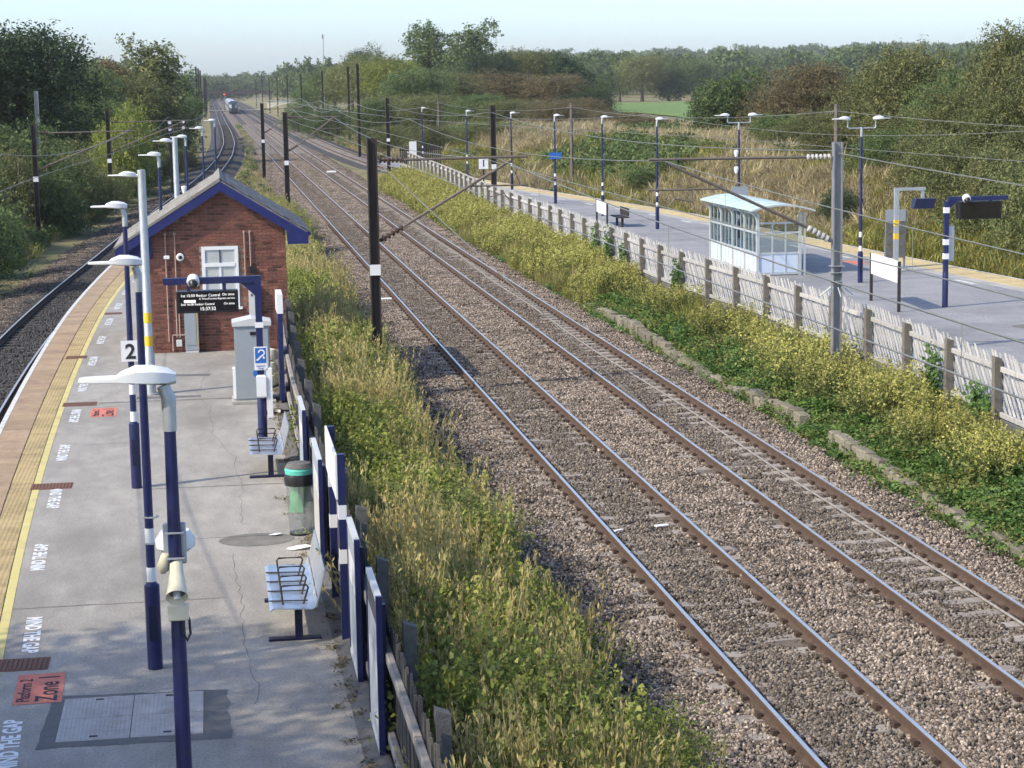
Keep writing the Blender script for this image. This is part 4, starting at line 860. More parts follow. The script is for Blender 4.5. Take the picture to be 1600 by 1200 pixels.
for i, (x, y, z, rr) in enumerate(((1.14, 39.5, .03, .08),)):
    o = MB().tube([(x-.25, y, PZ+.04), (x-.1, y+.05, PZ+.06), (x+.05, y-.05, PZ+.05), (x+.22, y, PZ+.05)], [.04, .06, .06, .03], 6).build('cable_coil', 'black_plastic', smooth=True); tag(o, 'black cable bundle on the ground beside the grey cabinet', 'cable')

# ================================================================ WAITING SHELTER
SX0, SX1, SY0, SY1 = 17.85, 19.3, 63.9, 70.2
t = thing('waiting_shelter', 'glazed waiting shelter with pale vaulted roof on the right platform', 'shelter', (18.55, 67, PZ)); t.location = (0, 0, 0)
zt = 3.0
def pst(x, y, w_=.045, z1=zt): MB().box(x-w_, x+w_, y-w_, y+w_, PZ, z1).build('post', 'shelter_frame', t)
nb = 4; ys_ = np.linspace(SY0, SY1, nb+1)
for y in ys_: pst(SX0, y); 
for y in (SY0, SY1): pst(SX1+.0, y); pst(SX1+.16, y, .03)
for z in (PZ+.06, PZ+.74, PZ+1.42, zt-.03):
    MB().box(SX0-.025, SX0+.025, SY0+.046, SY1-.046, z-.03, z+.03).build('rail', 'shelter_frame', t)
    for y in (SY0, SY1): MB().box(SX0+.046, SX1-.046, y-.025, y+.025, z-.03-(0.3 if z > 2.8 else 0), z+.03-(0.3 if z > 2.8 else 0)).build('rail', 'shelter_frame', t)
for a, b in zip(ys_[:-1], ys_[1:]):
    mid = [a+(b-a)*q for q in (1/3, 2/3)]
    for m_ in mid: MB().box(SX0-.018, SX0+.018, m_-.02, m_+.02, PZ+.09, zt-.06).build('mullion', 'shelter_frame', t)
    e = [a+.046]+mid+[b-.046]
    for p, q in zip(e[:-1], e[1:]):
        MB().box(SX0-.006, SX0+.006, p+.02, q-.02, PZ+.1, PZ+.7).build('lower_panel', 'shelter_panel', t)
        for z0, z1 in ((PZ+.78, PZ+1.38), (PZ+1.46, zt-.07)): MB().box(SX0-.005, SX0+.005, p+.02, q-.02, z0, z1).build('pane', 'shelter_glass', t)
for y in (SY0, SY1):
    e = np.linspace(SX0+.046, SX1-.046, 4)
    for m_ in e[1:-1]: MB().box(m_-.025, m_+.025, y-.02, y+.02, PZ+.09, zt-.36).build('mullion', 'shelter_frame', t)
    for p, q in zip(e[:-1], e[1:]):
        MB().box(p+.02, q-.02, y-.006, y+.006, PZ+.1, PZ+.7).build('lower_panel', 'shelter_panel', t)
        for z0, z1 in ((PZ+.78, PZ+1.38), (PZ+1.46, zt-.38)): MB().box(p+.02, q-.02, y-.005, y+.005, z0, z1).build('pane', 'shelter_glass', t)
# roof: curved sheets laid across, ribs
rp = [(SX0-.3+(SX1+.42-SX0+.3)*u, zt+.02+.27*math.sin(math.pi*(.12+.80*u))) for u in np.linspace(0, 1, 12)]
nsh = 8; yy = np.linspace(SY0-.35, SY1+.35, nsh+1)
for a, b in zip(yy[:-1], yy[1:]): MB().prism(rp+[(x, z-.03) for x, z in reversed(rp)], 'y', a+.012, b-.012).build('roof_sheet', 'shelter_roof', t, smooth=True)
for y in yy: MB().prism([(x, z+.012) for x, z in rp]+[(x, z-.045) for x, z in reversed(rp)], 'y', y-.02 if y > yy[0] else y-.03, y+.02).build('roof_rib', 'shelter_frame', t)
for y in ys_: MB().tube([(SX0, y, zt-.35), (SX0-.08, y, zt-.1), (SX0-.3, y, zt+.1)], .025, 6).build('roof_bracket', 'shelter_frame', t)
for y in (SY0+1.3, SY0+3.2, SY0+5): MB().box(SX0+.15, SX0+.5, y-.75, y+.75, PZ+.45, PZ+.5).build('seat', 'cabinet_grey', t)
MB().box(SX0+.6, SX0+.9, SY1-.06, SY1-.03, PZ+1.1, PZ+1.7).build('notice', 'paper', t); MB().box(SX0+.12, SX0+.3, SY1-.1, SY1-.04, PZ+.9, PZ+1.5).build('notice', 'paper', t)

# ================================================================ OVERHEAD LINE
def hcol(mb, x, y, z0, z1, w_=.13, d_=.1, th=.018):
    mb.box(x-w_, x-w_+th*1.6, y-d_, y+d_, z0, z1); mb.box(x+w_-th*1.6, x+w_, y-d_, y+d_, z0, z1); mb.box(x-w_+th*1.6, x+w_-th*1.6, y-th, y+th, z0, z1); return mb
def discs(p, q, n, r):
    mb = MB(); p = Vector(p); q = Vector(q); d = (q-p)
    pts, rr = [], []
    for i in range(n):
        for u, f in ((.1, .35), (.25, 1), (.6, .95), (.85, .35)): pts.append(p+d*((i+u)/n)); rr.append(r*f)
    return mb.tube(pts, rr, 9)
def mast(label, x, y, zb, top, side, reach, mt='mast_brown', plate=True, reg=True, spikes=False, fat=1, group=None, tube='tube_brown', cat_z=5.62, arm=True):
    t = thing('overhead_line_mast', label, 'mast', (x, y, zb), group)
    hcol(MB(), 0, 0, -.4, top-zb, .14*fat, .11*fat).build('column', mt, t)
    MB().box(-.3, .3, -.3, .3, -.5, .06).build('foundation', 'concrete_dark', t)
    if plate: MB().box(-.13, .13, -.125*fat, -.111*fat-.002, 2.86-zb, 3.12-zb).build('number_plate', 'sign_white', t)
    if arm:
        s = side; z1 = cat_z-zb
        discs((s*.16, 0, z1), (s*.75, 0, z1), 6, .07).build('insulator', 'insulator' if mt == 'mast_grey' else 'insulator_dark', t, smooth=True)
        MB().tube([(s*.75, 0, z1), (s*(reach+.55), 0, z1+.02)], .032, 7).build('top_tube', tube, t)
        zl = cat_z-1.9-zb
        discs((s*.2, 0, zl), (s*.72, 0, zl+.3), 5, .085).build('insulator', 'insulator' if mt == 'mast_grey' else 'insulator_dark', t, smooth=True)
        MB().tube([(s*.14, 0, zl-.03), (s*.24, 0, zl+.02)], .05, 6).build('hinge', mt, t)
        MB().tube([(s*.72, 0, zl+.3), (s*(reach+.15), 0, z1-.06)], .036, 7).build('strut', tube, t)
        if reg:
            zr = 4.95-zb; xa = .72+(zr-zl-.3)/(z1-.06-zl-.3)*(reach+.15-.72)
            MB().tube([(s*(xa-.1), 0, zr), (s*(reach+.55), 0, zr)], .024, 6).build('register_tube', tube, t)
            MB().tube([(s*(reach-.75+.3), 0, zr), (s*(reach-.75+.3), 0, zr-.32)], .02, 5).build('drop_bracket', tube, t)
            MB().tube([(s*(reach-.45), 0, zr-.28), (s*(reach-.05), 0, zr-.2), (s*(reach+.1), 0, 4.58-zb)], .017, 5).build('steady_arm', tube, t)
            MB().tube([(s*(reach+.35), 0, zr), (s*(reach+.22), 0, (zr+z1)/2)], .015, 5).build('brace', tube, t)
    if spikes:
        sp = MB()
        for a in np.linspace(0, 2*math.pi, 8, endpoint=False): sp.tube([(.14*math.cos(a), .12*math.sin(a), 2.62-zb), (.4*math.cos(a), .35*math.sin(a), 2.42-zb)], .012, 4)
        sp.build('spikes', 'galv', t)
        for z in (2.75, 2.95, 3.1): MB().box(-.16, .16, -.13, .13, z-zb, z-zb+.012).build('strap', 'galv', t)
    return t
mast('nearest dark brown mast between the left weeds and the left middle track', 3.83, 47.9, -.25, 6.15, 1, 3.24, fat=.86)
mast('grey steel mast with climbing spikes among goldenrod beside the right fence', 14.2, 44.1, .3, 5.95, -1, 3.87, mt='mast_grey', plate=False, spikes=True, fat=.78)
mast('second dark mast left of the middle tracks, just right of the building roof', 4.4, 118, -.25, 5.95, 1, 2.67)
mast('third dark mast left of the middle tracks, straight beyond the second', 4.35, 167, -.25, 6.1, 1, 2.7)
mast('brown mast behind the timber fence in front of the second platform lamp', 15.0, 106, .2, 6.25, -1, 4.6, reg=False, arm=False)
mast('slim brown mast at the far end of the goldenrod', 14.4, 163, .0, 6.4, -1, 4.0, reg=False, arm=False)
mast('dark mast with a crossarm at the left edge, in front of the scrub', -8.8, 103.5, -.2, 5.75, 1, 4.5, cat_z=5.3, fat=.9)
mast('dark mast left of the curved track, above the roof of the building', -6.3, 128, -.2, 6.2, 1, 4.5, cat_z=5.4, fat=.9)
t = mast('tall grey post in front of the dark tree at the left edge', -11.6, 140, .5, 7.4, 1, 3, mt='mast_grey', plate=False, arm=False)
for i, (x, y, tp) in enumerate([(15.9, 215, 9.7), (18.4, 266, 9.9), (18.3, 325, 9.9), (18.3, 400, 10), (18.3, 470, 10.2), (18.3, 540, 10.3), (18.3, 610, 10.4), (18.3, 690, 10.4), (18.3, 780, 10.4)]):
    mast(ORD[i]+' tall dark mast along the right side of the far tracks', x, y, -.2, tp, -1, 3, plate=False, arm=False, fat=1.05, group='tall masts right of the far tracks')
for i, (x, y, tp) in enumerate([(-6.0, 357, 11.0), (-2.2, 400, 11.5), (-2.0, 450, 11.8), (-1.8, 510, 11.9), (-1.0, 545, 10.4), (-.7, 600, 10.4), (-.6, 660, 10.4), (-.6, 740, 10.4)]):
    mast(ORD[i]+' tall dark mast along the left side of the far tracks', x, y, -.2, tp, 1, 3, plate=False, arm=False, fat=1.3, group='tall masts left of the far tracks')
for lb, x, y, zb, tp in (('bare wooden pole on the dry bank behind the fourth platform lamp', 24.9, 137, .5, 6.0), ('bare wooden pole on the bank beyond the far lamps', 22.8, 200, .3, 5.9), ('bare pole on the bank just behind the grey spiked mast', 26.5, 82.5, 0, 6.3)):
    t = thing('wooden_pole', lb, 'pole', (x, y, zb)); MB().tube([(0, 0, -.5), (0, 0, tp-zb)], [.13, .09], 8).build('pole', 'tube_brown', t); MB().box(-.5, .1, -.03, .03, tp-zb-.4, tp-zb-.34).build('crossarm', 'tube_brown', t)
# wires: contact wire, sagging catenary, droppers
def wires(label, cx, sup, zc=4.56, zs=5.6, sag=.55, r=.011):
    t = thing('overhead_wire', label, 'wire', (0, 0, 0)); c = MB(); k = MB(); d = MB(); pc = []; pk = []
    for a, b in zip(sup[:-1], sup[1:]):
        n = 12
        for i in range(n):
            u = i/n; y = a+(b-a)*u; st = .18*math.cos(math.pi*(sup.index(a)+u)); x = float(cx(y))+st
            zz = zs-sag*4*u*(1-u); pc.append((x, y, zc)); pk.append((x, y, zz))
            if i % 2 == 1: d.tube([(x, y, zc), (x, y, zz)], r*.45, 3)
    for mb, p, nm in ((c, pc, 'contact_wire'), (k, pk, 'catenary_wire')): mb.tube(p, [r*max(1, q[1]/110) for q in p], 5).build(nm, 'wire', t, smooth=True)
    d.build('dropper', 'wire', t)
wires('overhead wires above the left middle track', k1, [-24, 47.9, 118, 167, 216, 266, 325, 400, 470])
wires('overhead wires above the right middle track', k2, [-20, 44.1, 106, 163, 216, 266, 325, 400, 470])
wires('overhead wires above the curved left track', CL, [20, 60, 103.5, 131, 175, 216, 266, 325, 400])
wires('overhead wires above the outer right track', C4, [20, 62, 106, 163, 215, 266, 325, 400])
def stray(label, p, q, sag, r=.013):
    o = MB().tube([Vector(p).lerp(Vector(q), i/14)-Vector((0, 0, sag*4*(i/14)*(1-i/14))) for i in range(15)], r, 5).build('earth_wire', 'wire', smooth=True); tag(o, label, 'wire')
stray('thin stay wire running down from the nearest brown mast towards the right tracks', (3.95, 47.9, 5.6), (9.6, 43.2, 0), .0)
stray('earth wire strung along the mast tops by the right fence', (14.2, 44.1, 5.75), (14.9, 106, 5.9), .5)
stray('earth wire from the grey spiked mast towards the camera side', (14.2, 44.1, 5.7), (14.0, -10, 5.8), .4)
stray('earth wire between the far masts by the right fence', (14.9, 106, 5.9), (14.4, 163, 5.9), .5)
stray('bank-side wire from pole to pole behind the right platform', (26.5, 82.5, 6.0), (24.9, 137, 5.7), .5)
stray('bank-side wire from the pole by the spiked mast to the right edge', (26.5, 82.5, 6.0), (31, 20, 6.4), .6)
stray('bank-side wire running on beyond the farther pole', (24.9, 137, 5.7), (22.8, 200, 5.6), .5)

# ================================================================ FAR RAILWAY: train, signals, bridge, level crossing
t = thing('passenger_train', 'distant white passenger train with dark nose coming down the left middle track', 'train', (C1, 585, 0))
def car(y0, y1, nose):
    def sec(w_, h): return [(-w_, .55), (w_, .55), (w_*1.03, 1.6), (w_, 2.6), (w_*.82, h-.25), (w_*.45, h), (-w_*.45, h), (-w_*.82, h-.25), (-w_, 2.6), (-w_*1.03, 1.6)]
    st = ([(0, .6, 1.9), (.5, .95, 2.35), (1.6, 1.22, 3.0), (3.2, 1.36, 3.6), (5, 1.36, 3.75)] if nose else [(0, 1.36, 3.75)])+[(y1-y0, 1.36, 3.75)]
    return MB().rings([[(x, y0+y, z) for x, z in sec(w_, h)] for y, w_, h in st])
for i in range(5):
    o = car(i*26.2, i*26.2+25.8, i == 0).build('carriage', 'train_white', t)
    if i == 0:
        MB().rings([[(x*1.015, y-.04, z*1.012-.01) for x, z in [(-w_, .5), (w_, .5), (w_*1.03, 1.6), (w_, 2.6*h/3.75), (w_*.82, h-.25), (w_*.45, h), (-w_*.45, h), (-w_*.82, h-.25), (-w_, 2.6*h/3.75), (-w_*1.03, 1.6)]] for y, w_, h in ((0, .62, 1.9), (.5, .95, 2.35), (1.6, 1.22, 3.0), (3.2, 1.36, 3.6))]).build('nose_cone', 'train_dark', o)
        for s_ in (-1, 1): MB().box(s_*.55-.15, s_*.55+.15, .1, .3, 1.2, 1.45).build('headlight', 'paper', o)
    for s_ in (-1, 1): MB().box(s_*1.37-.02, s_*1.37+.02, i*26.2+7, i*26.2+24, 1.9, 2.6).build('window_band', 'train_dark', o)
    MB().box(-1.1, 1.1, i*26.2+2.4, i*26.2+24, .12, .54).build('bogie', 'dark_steel', o)
def signal(label, x, y, z, red, r=.35):
    t = thing('rail_signal', label, 'signal', (x, y, -.3)); MB().cyl(0, 0, 0, z+.3, .09, n=8).build('post', 'dark_steel', t)
    MB().box(-.22, .22, -.08, .1, z-.2, z+.65).build('backplate', 'dark_steel', t)
    if red: MB().tube([(0, -.1, z+.1), (0, -.2, z+.1)], .17, 12).build('red_lamp', 'red_light', t)
    else:
        for q in (.05, .55): MB().tube([(0, -.1, z+q), (0, -.16, z+q)], .13, 10).build('white_roundel', 'sign_white', t)
signal('dark signal head with white roundels left of the far lamps', -2.9, 150, 4.7, False)
signal('dark signal head with white roundels beside the farthest lamp post', -2.1, 165, 4.5, False)
signal('far signal showing a red light at the edge of the left trees', -7.5, 420, 4.6, True)
signal('far signal showing a red light left of the train', 5.0, 640, 5.6, True)
t = thing('bridge', 'dark steel bridge crossing the railway far beyond the train', 'bridge', (10, 980, 0)); MB().box(-16, 22, -2, 2, 4.6, 6.0).build('girder', 'mast_brown', t)
for x in (-14, -2, 20): MB().box(x-.6, x+.6, -1.5, 1.5, -1, 4.6).build('pier', 'concrete_dark', t)
t = thing('trackside_hut', 'long cream wall by the far level crossing right of the train', 'wall', (26, 700, -.4)); MB().box(-6, 8, -.3, .3, 0, 3).build('wall_panel', 'cream', t); MB().box(-6.2, 8.2, -.5, .5, 3, 3.2).build('coping', 'concrete', t)
o = MB().box(-14, 40, 688, 698, -.17, -.12).build('level_crossing', 'concrete'); tag(o, 'pale road crossing the tracks far beyond the train', 'road', kind='structure')
for i, (x, y) in enumerate([(4.95, 232), (4.95, 246), (4.9, 262), (4.8, 280), (4.9, 300)]):
    o = MB().box(-.55, .55, -2.0, 2.0, -.2, .18, b=.04).build('rail_panel_stack', 'timber_dark', loc=(x-.3, y, -.1)); tag(o, ORD[i]+' dark timber stack lying between the left curve and the middle tracks', 'timber', 'timber stacks between the tracks')
t = thing('relay_cabinet', 'small grey relay cabinet beside the far right masts', 'cabinet', (20.5, 268, 0)); MB().box(-1, 1, -.4, .4, -.4, 1.6, b=.03).build('body', 'pale_grey', t); MB().box(-1.1, 1.1, -.5, .5, 1.6, 1.75).build('lid', 'concrete', t)
t = thing('garden_shed', 'weathered grey fence panel hut among scrub on the left', 'shed', (-11.9, 118, .6)); MB().box(-.9, .9, -1, 1, 0, 2.0).build('wall', 'timber_rail', t); MB().prism([(-1.05, 1.98), (1.05, 1.98), (0, 2.6)], 'y', -1.15, 1.15).build('roof', 'concrete_dark', t)
t = thing('retaining_wall', 'grey concrete block behind scrub left of the curve', 'wall', (-9.2, 146, .4)); MB().box(-1.4, 1.4, -.3, .3, 0, 2.3).build('panel', 'concrete', t); MB().box(-1.5, 1.5, -.4, .4, 2.3, 2.45).build('coping', 'concrete_dark', t)
t = thing('palisade_gate', 'black picket gate fence at the far end of the right platform', 'fence', (18.2, 168, PZ))
for k in range(22): MB().box(k*.16-2.4, k*.16-2.3, -.02, .02, -.2, 1.3+.1*(k % 2)).build('picket', 'dark_steel', t)
for z in (.3, 1.0): MB().box(-2.45, 1.2, .021, .06, z, z+.08).build('rail', 'dark_steel', t)
t = thing('radio_mast', 'thin tall pale mast standing above the far woods', 'mast', (24, 420, -.4)); MB().tube([(0, 0, 0), (0, 0, 13), (.12, 0, 18.4)], [.12, .08, .05], 8).build('pole', 'mast_grey', t); MB().box(-.15, .15, -.1, .1, 17.6, 18.5).build('antenna', 'mast_grey', t)
# ================================================================ VEGETATION
M['leaf_dark'] = leafmat('leaf_dark', [(0.02, 0.0351, 0.0191), (0.0434, 0.0718, 0.0319), (0.0834, 0.12, 0.051)])
M['leaf_mid'] = leafmat('leaf_mid', [(0.0507, 0.087, 0.0313), (0.112, 0.166, 0.0557), (0.217, 0.26, 0.0958)])
M['leaf_olive'] = leafmat('leaf_olive', [(0.0784, 0.1, 0.0367), (0.166, 0.192, 0.07), (0.295, 0.292, 0.117)])
M['leaf_bright'] = leafmat('leaf_bright', [(0.115, 0.153, 0.0282), (0.23, 0.276, 0.0565), (0.383, 0.383, 0.113)])
M['leaf_brown'] = leafmat('leaf_brown', [(0.0667, 0.0751, 0.0383), (0.167, 0.147, 0.0731), (0.3, 0.208, 0.113)])
M['leaf_scrub'] = leafmat('leaf_scrub', [(0.0507, 0.0626, 0.0244), (0.136, 0.154, 0.0557), (0.281, 0.26, 0.108)])
M['leaf_weed'] = leafmat('leaf_weed', [(0.0905, 0.125, 0.0363), (0.204, 0.234, 0.0725), (0.407, 0.386, 0.136)])
M['leaf_ivy'] = leafmat('leaf_ivy', [(0.0416, 0.0914, 0.0255), (0.1, 0.183, 0.0447), (0.2, 0.304, 0.0718)])
M['grass_yellow'] = leafmat('grass_yellow', [(0.174, 0.195, 0.0587), (0.345, 0.309, 0.118), (0.6, 0.488, 0.218)], rnd=.25)
M['grass_green'] = leafmat('grass_green', [(0.0905, 0.123, 0.0313), (0.204, 0.219, 0.0522), (0.452, 0.367, 0.113)], rnd=.25)
M['grass_dry'] = leafmat('grass_dry', [(.195, .16, .085), (.345, .285, .16), (.52, .45, .275)], rnd=.3)
M['goldenrod'] = leafmat('goldenrod', [(.19, .21, .05), (.36, .35, .09), (.52, .49, .17)], transl=.2)

def crown(name, lobes, n, per, L, droop, sig, size, seed, **k):
    rg = np.random.default_rng(seed); Q, T, st = sprays(lobes, n, per, L, droop, sig, size, rg, **k)
    return quads_mesh(name, Q, T, ['leaf_mid']), st
def lobes_round(R_, zc, h, k, rg, spread=.55, fr=(.42, .62)):
    out = [((0, 0, zc), (R_*.62, R_*.62, h*.36))]
    for i in range(k):
        a = rg.uniform(0, 2*np.pi); q = R_*spread*rg.uniform(.7, 1.1); z = zc+h*rg.uniform(-.3, .3); r = R_*rg.uniform(*fr)
        out.append(((q*math.cos(a), q*math.sin(a), z), (r, r, r*rg.uniform(.7, .95))))
    return out
KIND = {}
def reg(kind, h, Rr, mk, seeds, th, tr, nl):
    KIND[kind] = []
    for s in seeds:
        rg = np.random.default_rng(s); me, st = mk(rg, s); lim = st[rg.choice(len(st), nl, replace=False)]
        KIND[kind].append((h, Rr, me, trunk_mb(th, tr, lim, rg).mesh('trunk', 'bark', True)))
reg('oak', 10, 4.2, lambda rg, s: crown('crown', lobes_round(4.2, 5.9, 7.6, 13, rg), 2200, 16, 1.2, .3, .2, .2, s, up=.25), (1, 2, 3), 6.5, .3, 14)
reg('ash', 10, 3.2, lambda rg, s: crown('crown', [((rg.normal()*1.0, rg.normal()*1.0, z), (r, r, r*.75)) for z, r in ((3.4, 1.1), (4.6, 1.5), (5.6, 1.7), (6.6, 1.8), (7.4, 1.6), (8.4, 1.5), (9.0, 1.0), (6, 1.5), (7.6, 1.5))], 560, 15, 1.1, .35, .2, .28, s, inner=.45), (11, 12), 7.5, .26, 14)
reg('poplar', 10, 3.0, lambda rg, s: crown('crown', [((rg.normal()*.5, rg.normal()*.5, z), (r, r, 1.4)) for z, r in ((2.2, 1.9), (3.6, 2.2), (5, 2.2), (6.4, 1.9), (7.6, 1.5), (8.6, 1.0), (9.2, .6))], 900, 15, 1.2, .15, .18, .26, s, up=.8), (21, 22), 8, .24, 12)
reg('scrub', 6, 3.0, lambda rg, s: crown('crown', lobes_round(2.9, 2.9, 5.2, 12, rg, .62), 2500, 17, 1.5, .55, .12, .125, s, up=.5), (31, 32, 33), 3.2, .16, 18)
reg('bush', 3.5, 2.2, lambda rg, s: crown('foliage', lobes_round(2.1, 1.5, 3.0, 9, rg, .6), 1300, 17, 1.0, .5, .1, .105, s, up=.45), (41, 42, 43), 1.6, .08, 12)
reg('dome', 6, 3.0, lambda rg, s: crown('crown', lobes_round(3.0, 2.8, 5.4, 14, rg, .5), 1700, 14, .55, .2, .12, .18, s, up=.3, inner=.6), (51,), 3, .18, 8)
def plant(name, kind, label, cat, x, y, top, rad, mt, group=None, var=None, zb=None):
    zb = float(zg(x, y)) if zb is None else zb
    h, Rr, cm_, tm = KIND[kind][(var if var is not None else random.randrange(9)) % len(KIND[kind])]
    t = thing(name, label, cat, (x, y, zb-.05), group, random.uniform(0, 6.28)); s = (rad*1.12/Rr, rad*1.12/Rr, (top-zb)/h/1.02); t.scale = s
    link('trunk' if cat == 'tree' else 'stem', tm, t)
    c = link('crown' if cat == 'tree' else 'foliage', cm_, t); c.material_slots[0].link = 'OBJECT'; c.material_slots[0].material = M[mt]
    return t
# --- left side
for kind, x, y, z, r, m_, lb in [
    ('oak', -13.8, 150, 13.2, 5.0, 'leaf_dark', 'big dark broadleaf tree at the left edge of the picture'), ('oak', -18.3, 146, 12.2, 4.4, 'leaf_dark', 'dark tree half out of the picture beyond the big one at the left edge'),
    ('oak', -11.2, 178, 10.3, 3.2, 'leaf_mid', 'lower green tree just right of the big dark tree'), ('ash', -9.8, 200, 10.5, 3.0, 'leaf_brown', 'small brownish tree between the dark tree and the pale olive one'),
    ('poplar', -5.5, 205, 11.9, 4.2, 'leaf_olive', 'tall pale olive tree left of the far masts'), ('oak', -7.9, 190, 9.2, 3.2, 'leaf_olive', 'olive tree leaning against the tall pale olive tree'),
    ('poplar', -3.2, 250, 9.2, 2.7, 'leaf_mid', 'slim green tree at the right end of the left trees'), ('oak', -4.6, 228, 7.6, 3.0, 'leaf_mid', 'low green tree below the slim one at the end of the left trees'),
    ('oak', -9.2, 166, 7.2, 3.2, 'leaf_mid', 'low green tree behind the bright shrub on the left'), ('scrub', -12.4, 153, 7.0, 3.0, 'leaf_mid', 'tall green thicket tree below the big dark tree')]:
    plant('broadleaf_tree', kind, lb, 'tree', x, y, z, r, m_, 'trees on the left of the line')
for i, (x, y, z, r, m_, lb) in enumerate([
    (-10.9, 112, 6.4, 2.8, 'leaf_mid', 'tall green bush behind the left crossarm mast'), (-8.4, 120, 4.5, 2.0, 'leaf_olive', 'olive bush right of the left crossarm mast'), (-11.5, 99, 5.2, 2.3, 'leaf_olive', 'yellowish bush at the left edge level with the crossarm'),
    (-8.9, 109, 3.8, 1.9, 'leaf_mid', 'dark green bush behind the foot of the crossarm mast'), (-7.4, 123, 3.0, 1.8, 'leaf_olive', 'pale bush in front of the weathered hut'), (-9.8, 86, 3.3, 1.7, 'leaf_mid', 'lowest green bush at the left edge above the ballast'),
    (-10.5, 93, 2.6, 1.3, 'leaf_scrub', 'small scrubby bush over the left ballast edge'), (-6.9, 136, 2.3, 1.6, 'leaf_olive', 'greyish bush below the concrete block on the left'), (-5.6, 152, 2.2, 1.9, 'leaf_mid', 'low bush left of the curve beside the second crossarm mast'),
    (-4.2, 168, 1.9, 1.7, 'leaf_scrub', 'low scrub bush left of the curve, beyond the others'), (-6.2, 140, 6.5, 2.1, 'leaf_bright', 'bright yellow-green shrub in front of the dark trees'), (-11.2, 107, 4.8, 2.0, 'leaf_scrub', 'brownish bush left of the crossarm mast'),
    (-9.9, 78, 4.0, 2.2, 'leaf_mid', 'green bush cut off by the left edge above the near ballast'), (-2.6, 195, 1.6, 1.5, 'leaf_scrub', 'farthest low scrub bush beside the curved track'), (-9.6, 130, 4.6, 2.0, 'leaf_scrub', 'bush between the hut and the concrete block')]):
    plant('shrub', 'bush', lb, 'bush', x, y, z, r, m_, 'bushes on the left of the line', i)
# trees just outside the picture on the left: their shade lies across the near platform
for x, y, z, r, lb in ((-12.5, 14.8, 13.2, 4.2, 'tall tree outside the picture on the left whose shade crosses the near platform'), (-13.6, 10.6, 13.6, 4.4, 'taller tree outside the picture on the left behind the first'), (-9.8, 8, 10.5, 4.2, 'lower tree outside the picture beside the footbridge')):
    plant('broadleaf_tree', 'oak', lb, 'tree', x, y, z, r, 'leaf_mid', None, 1)
# --- woods right of the far tracks
W = [(23.1, 430, 9.7, 4.7), (24.3, 390, 11.3, 4.8), (26.2, 370, 12.6, 4.8), (32.2, 420, 16.6, 3.3), (27.5, 340, 13.2, 4.9), (29.6, 325, 12.4, 5.0), (42.1, 385, 19.5, 5.4), (49.5, 375, 19.2, 4.8), (31.0, 300, 10.5, 4.6), (37.5, 310, 10.0, 4.5), (46.7, 330, 12.9, 3.8), (54.5, 340, 14.3, 4.9), (43.1, 290, 9.7, 4.2), (59.8, 330, 12.5, 3.4), (49.0, 285, 9.2, 4.1), (69.4, 360, 9.3, 3.5)]
Wm = ['leaf_mid', 'leaf_mid', 'leaf_olive', 'leaf_dark', 'leaf_olive', 'leaf_bright', 'leaf_mid', 'leaf_mid', 'leaf_mid', 'leaf_olive', 'leaf_dark', 'leaf_olive', 'leaf_brown', 'leaf_dark', 'leaf_brown', 'leaf_mid']
Wl = ['tree at the left foot of the far woods', 'second tree up the left slope of the far woods', 'third tree up the left slope of the far woods', 'small dark treetop showing above the left woods', 'broad olive tree on the left shoulder of the far woods', 'yellow-green tree on the left shoulder of the far woods', 'tallest tree above the woods, left one of the pair', 'tallest tree above the woods, right one of the pair with sky gaps', 'green tree below the left one of the tall pair', 'olive tree below the gap of the tall pair', 'dark tree right beside the tall pair', 'round pale tree right of the tall pair', 'brownish tree below the round pale tree', 'small dark tree at the right end of the wood skyline', 'brown tree below the small dark skyline tree', 'low green tree at the right end of the woods beside the field']
for i, (q, m_, lb) in enumerate(zip(W, Wm, Wl)): plant('broadleaf_tree', 'ash' if i in (6, 7, 13) else 'oak', lb, 'tree', *q, m_, 'trees of the far woods', i)
Fr = [(14.9, 340, 6.0, 2.6), (17.4, 295, 5.4, 3.2), (19.4, 245, 6.2, 3.2), (23.4, 250, 7.1, 4.0), (26.8, 240, 6.9, 3.6), (30.2, 230, 6.5, 3.5), (33.4, 220, 6.3, 3.2), (35.4, 203, 6.3, 3.0), (42.1, 218, 6.0, 2.5), (20.0, 218, 3.8, 2.2), (22.0, 198, 4.0, 2.4), (25.0, 190, 3.9, 2.4), (27.4, 182, 3.8, 2.2), (29.8, 172, 3.9, 2.3), (31.0, 160, 3.7, 1.8), (37.0, 170, 4.6, 2.0), (39, 190, 5.0, 2.4), (46, 240, 6.5, 3)]
Fm = ['leaf_mid', 'leaf_mid', 'leaf_mid', 'leaf_olive', 'leaf_olive', 'leaf_mid', 'leaf_olive', 'leaf_brown', 'leaf_brown', 'leaf_olive', 'leaf_scrub', 'leaf_olive', 'leaf_scrub', 'leaf_mid', 'leaf_mid', 'leaf_brown', 'leaf_brown', 'leaf_dark']
for i, (q, m_) in enumerate(zip(Fr, Fm)):
    plant('scrub_tree', 'scrub', ((['first', 'second', 'third', 'fourth', 'fifth', 'sixth', 'seventh', 'eighth', 'ninth'][i]+' shrub from the left along the front of the far woods') if i < 9 else (['first', 'second', 'third', 'fourth', 'fifth', 'sixth', 'seventh', 'eighth', 'ninth'][i-9]+' low shrub from the left on the bank before the woods')), 'bush', *q, m_, 'scrub along the front of the woods', i)
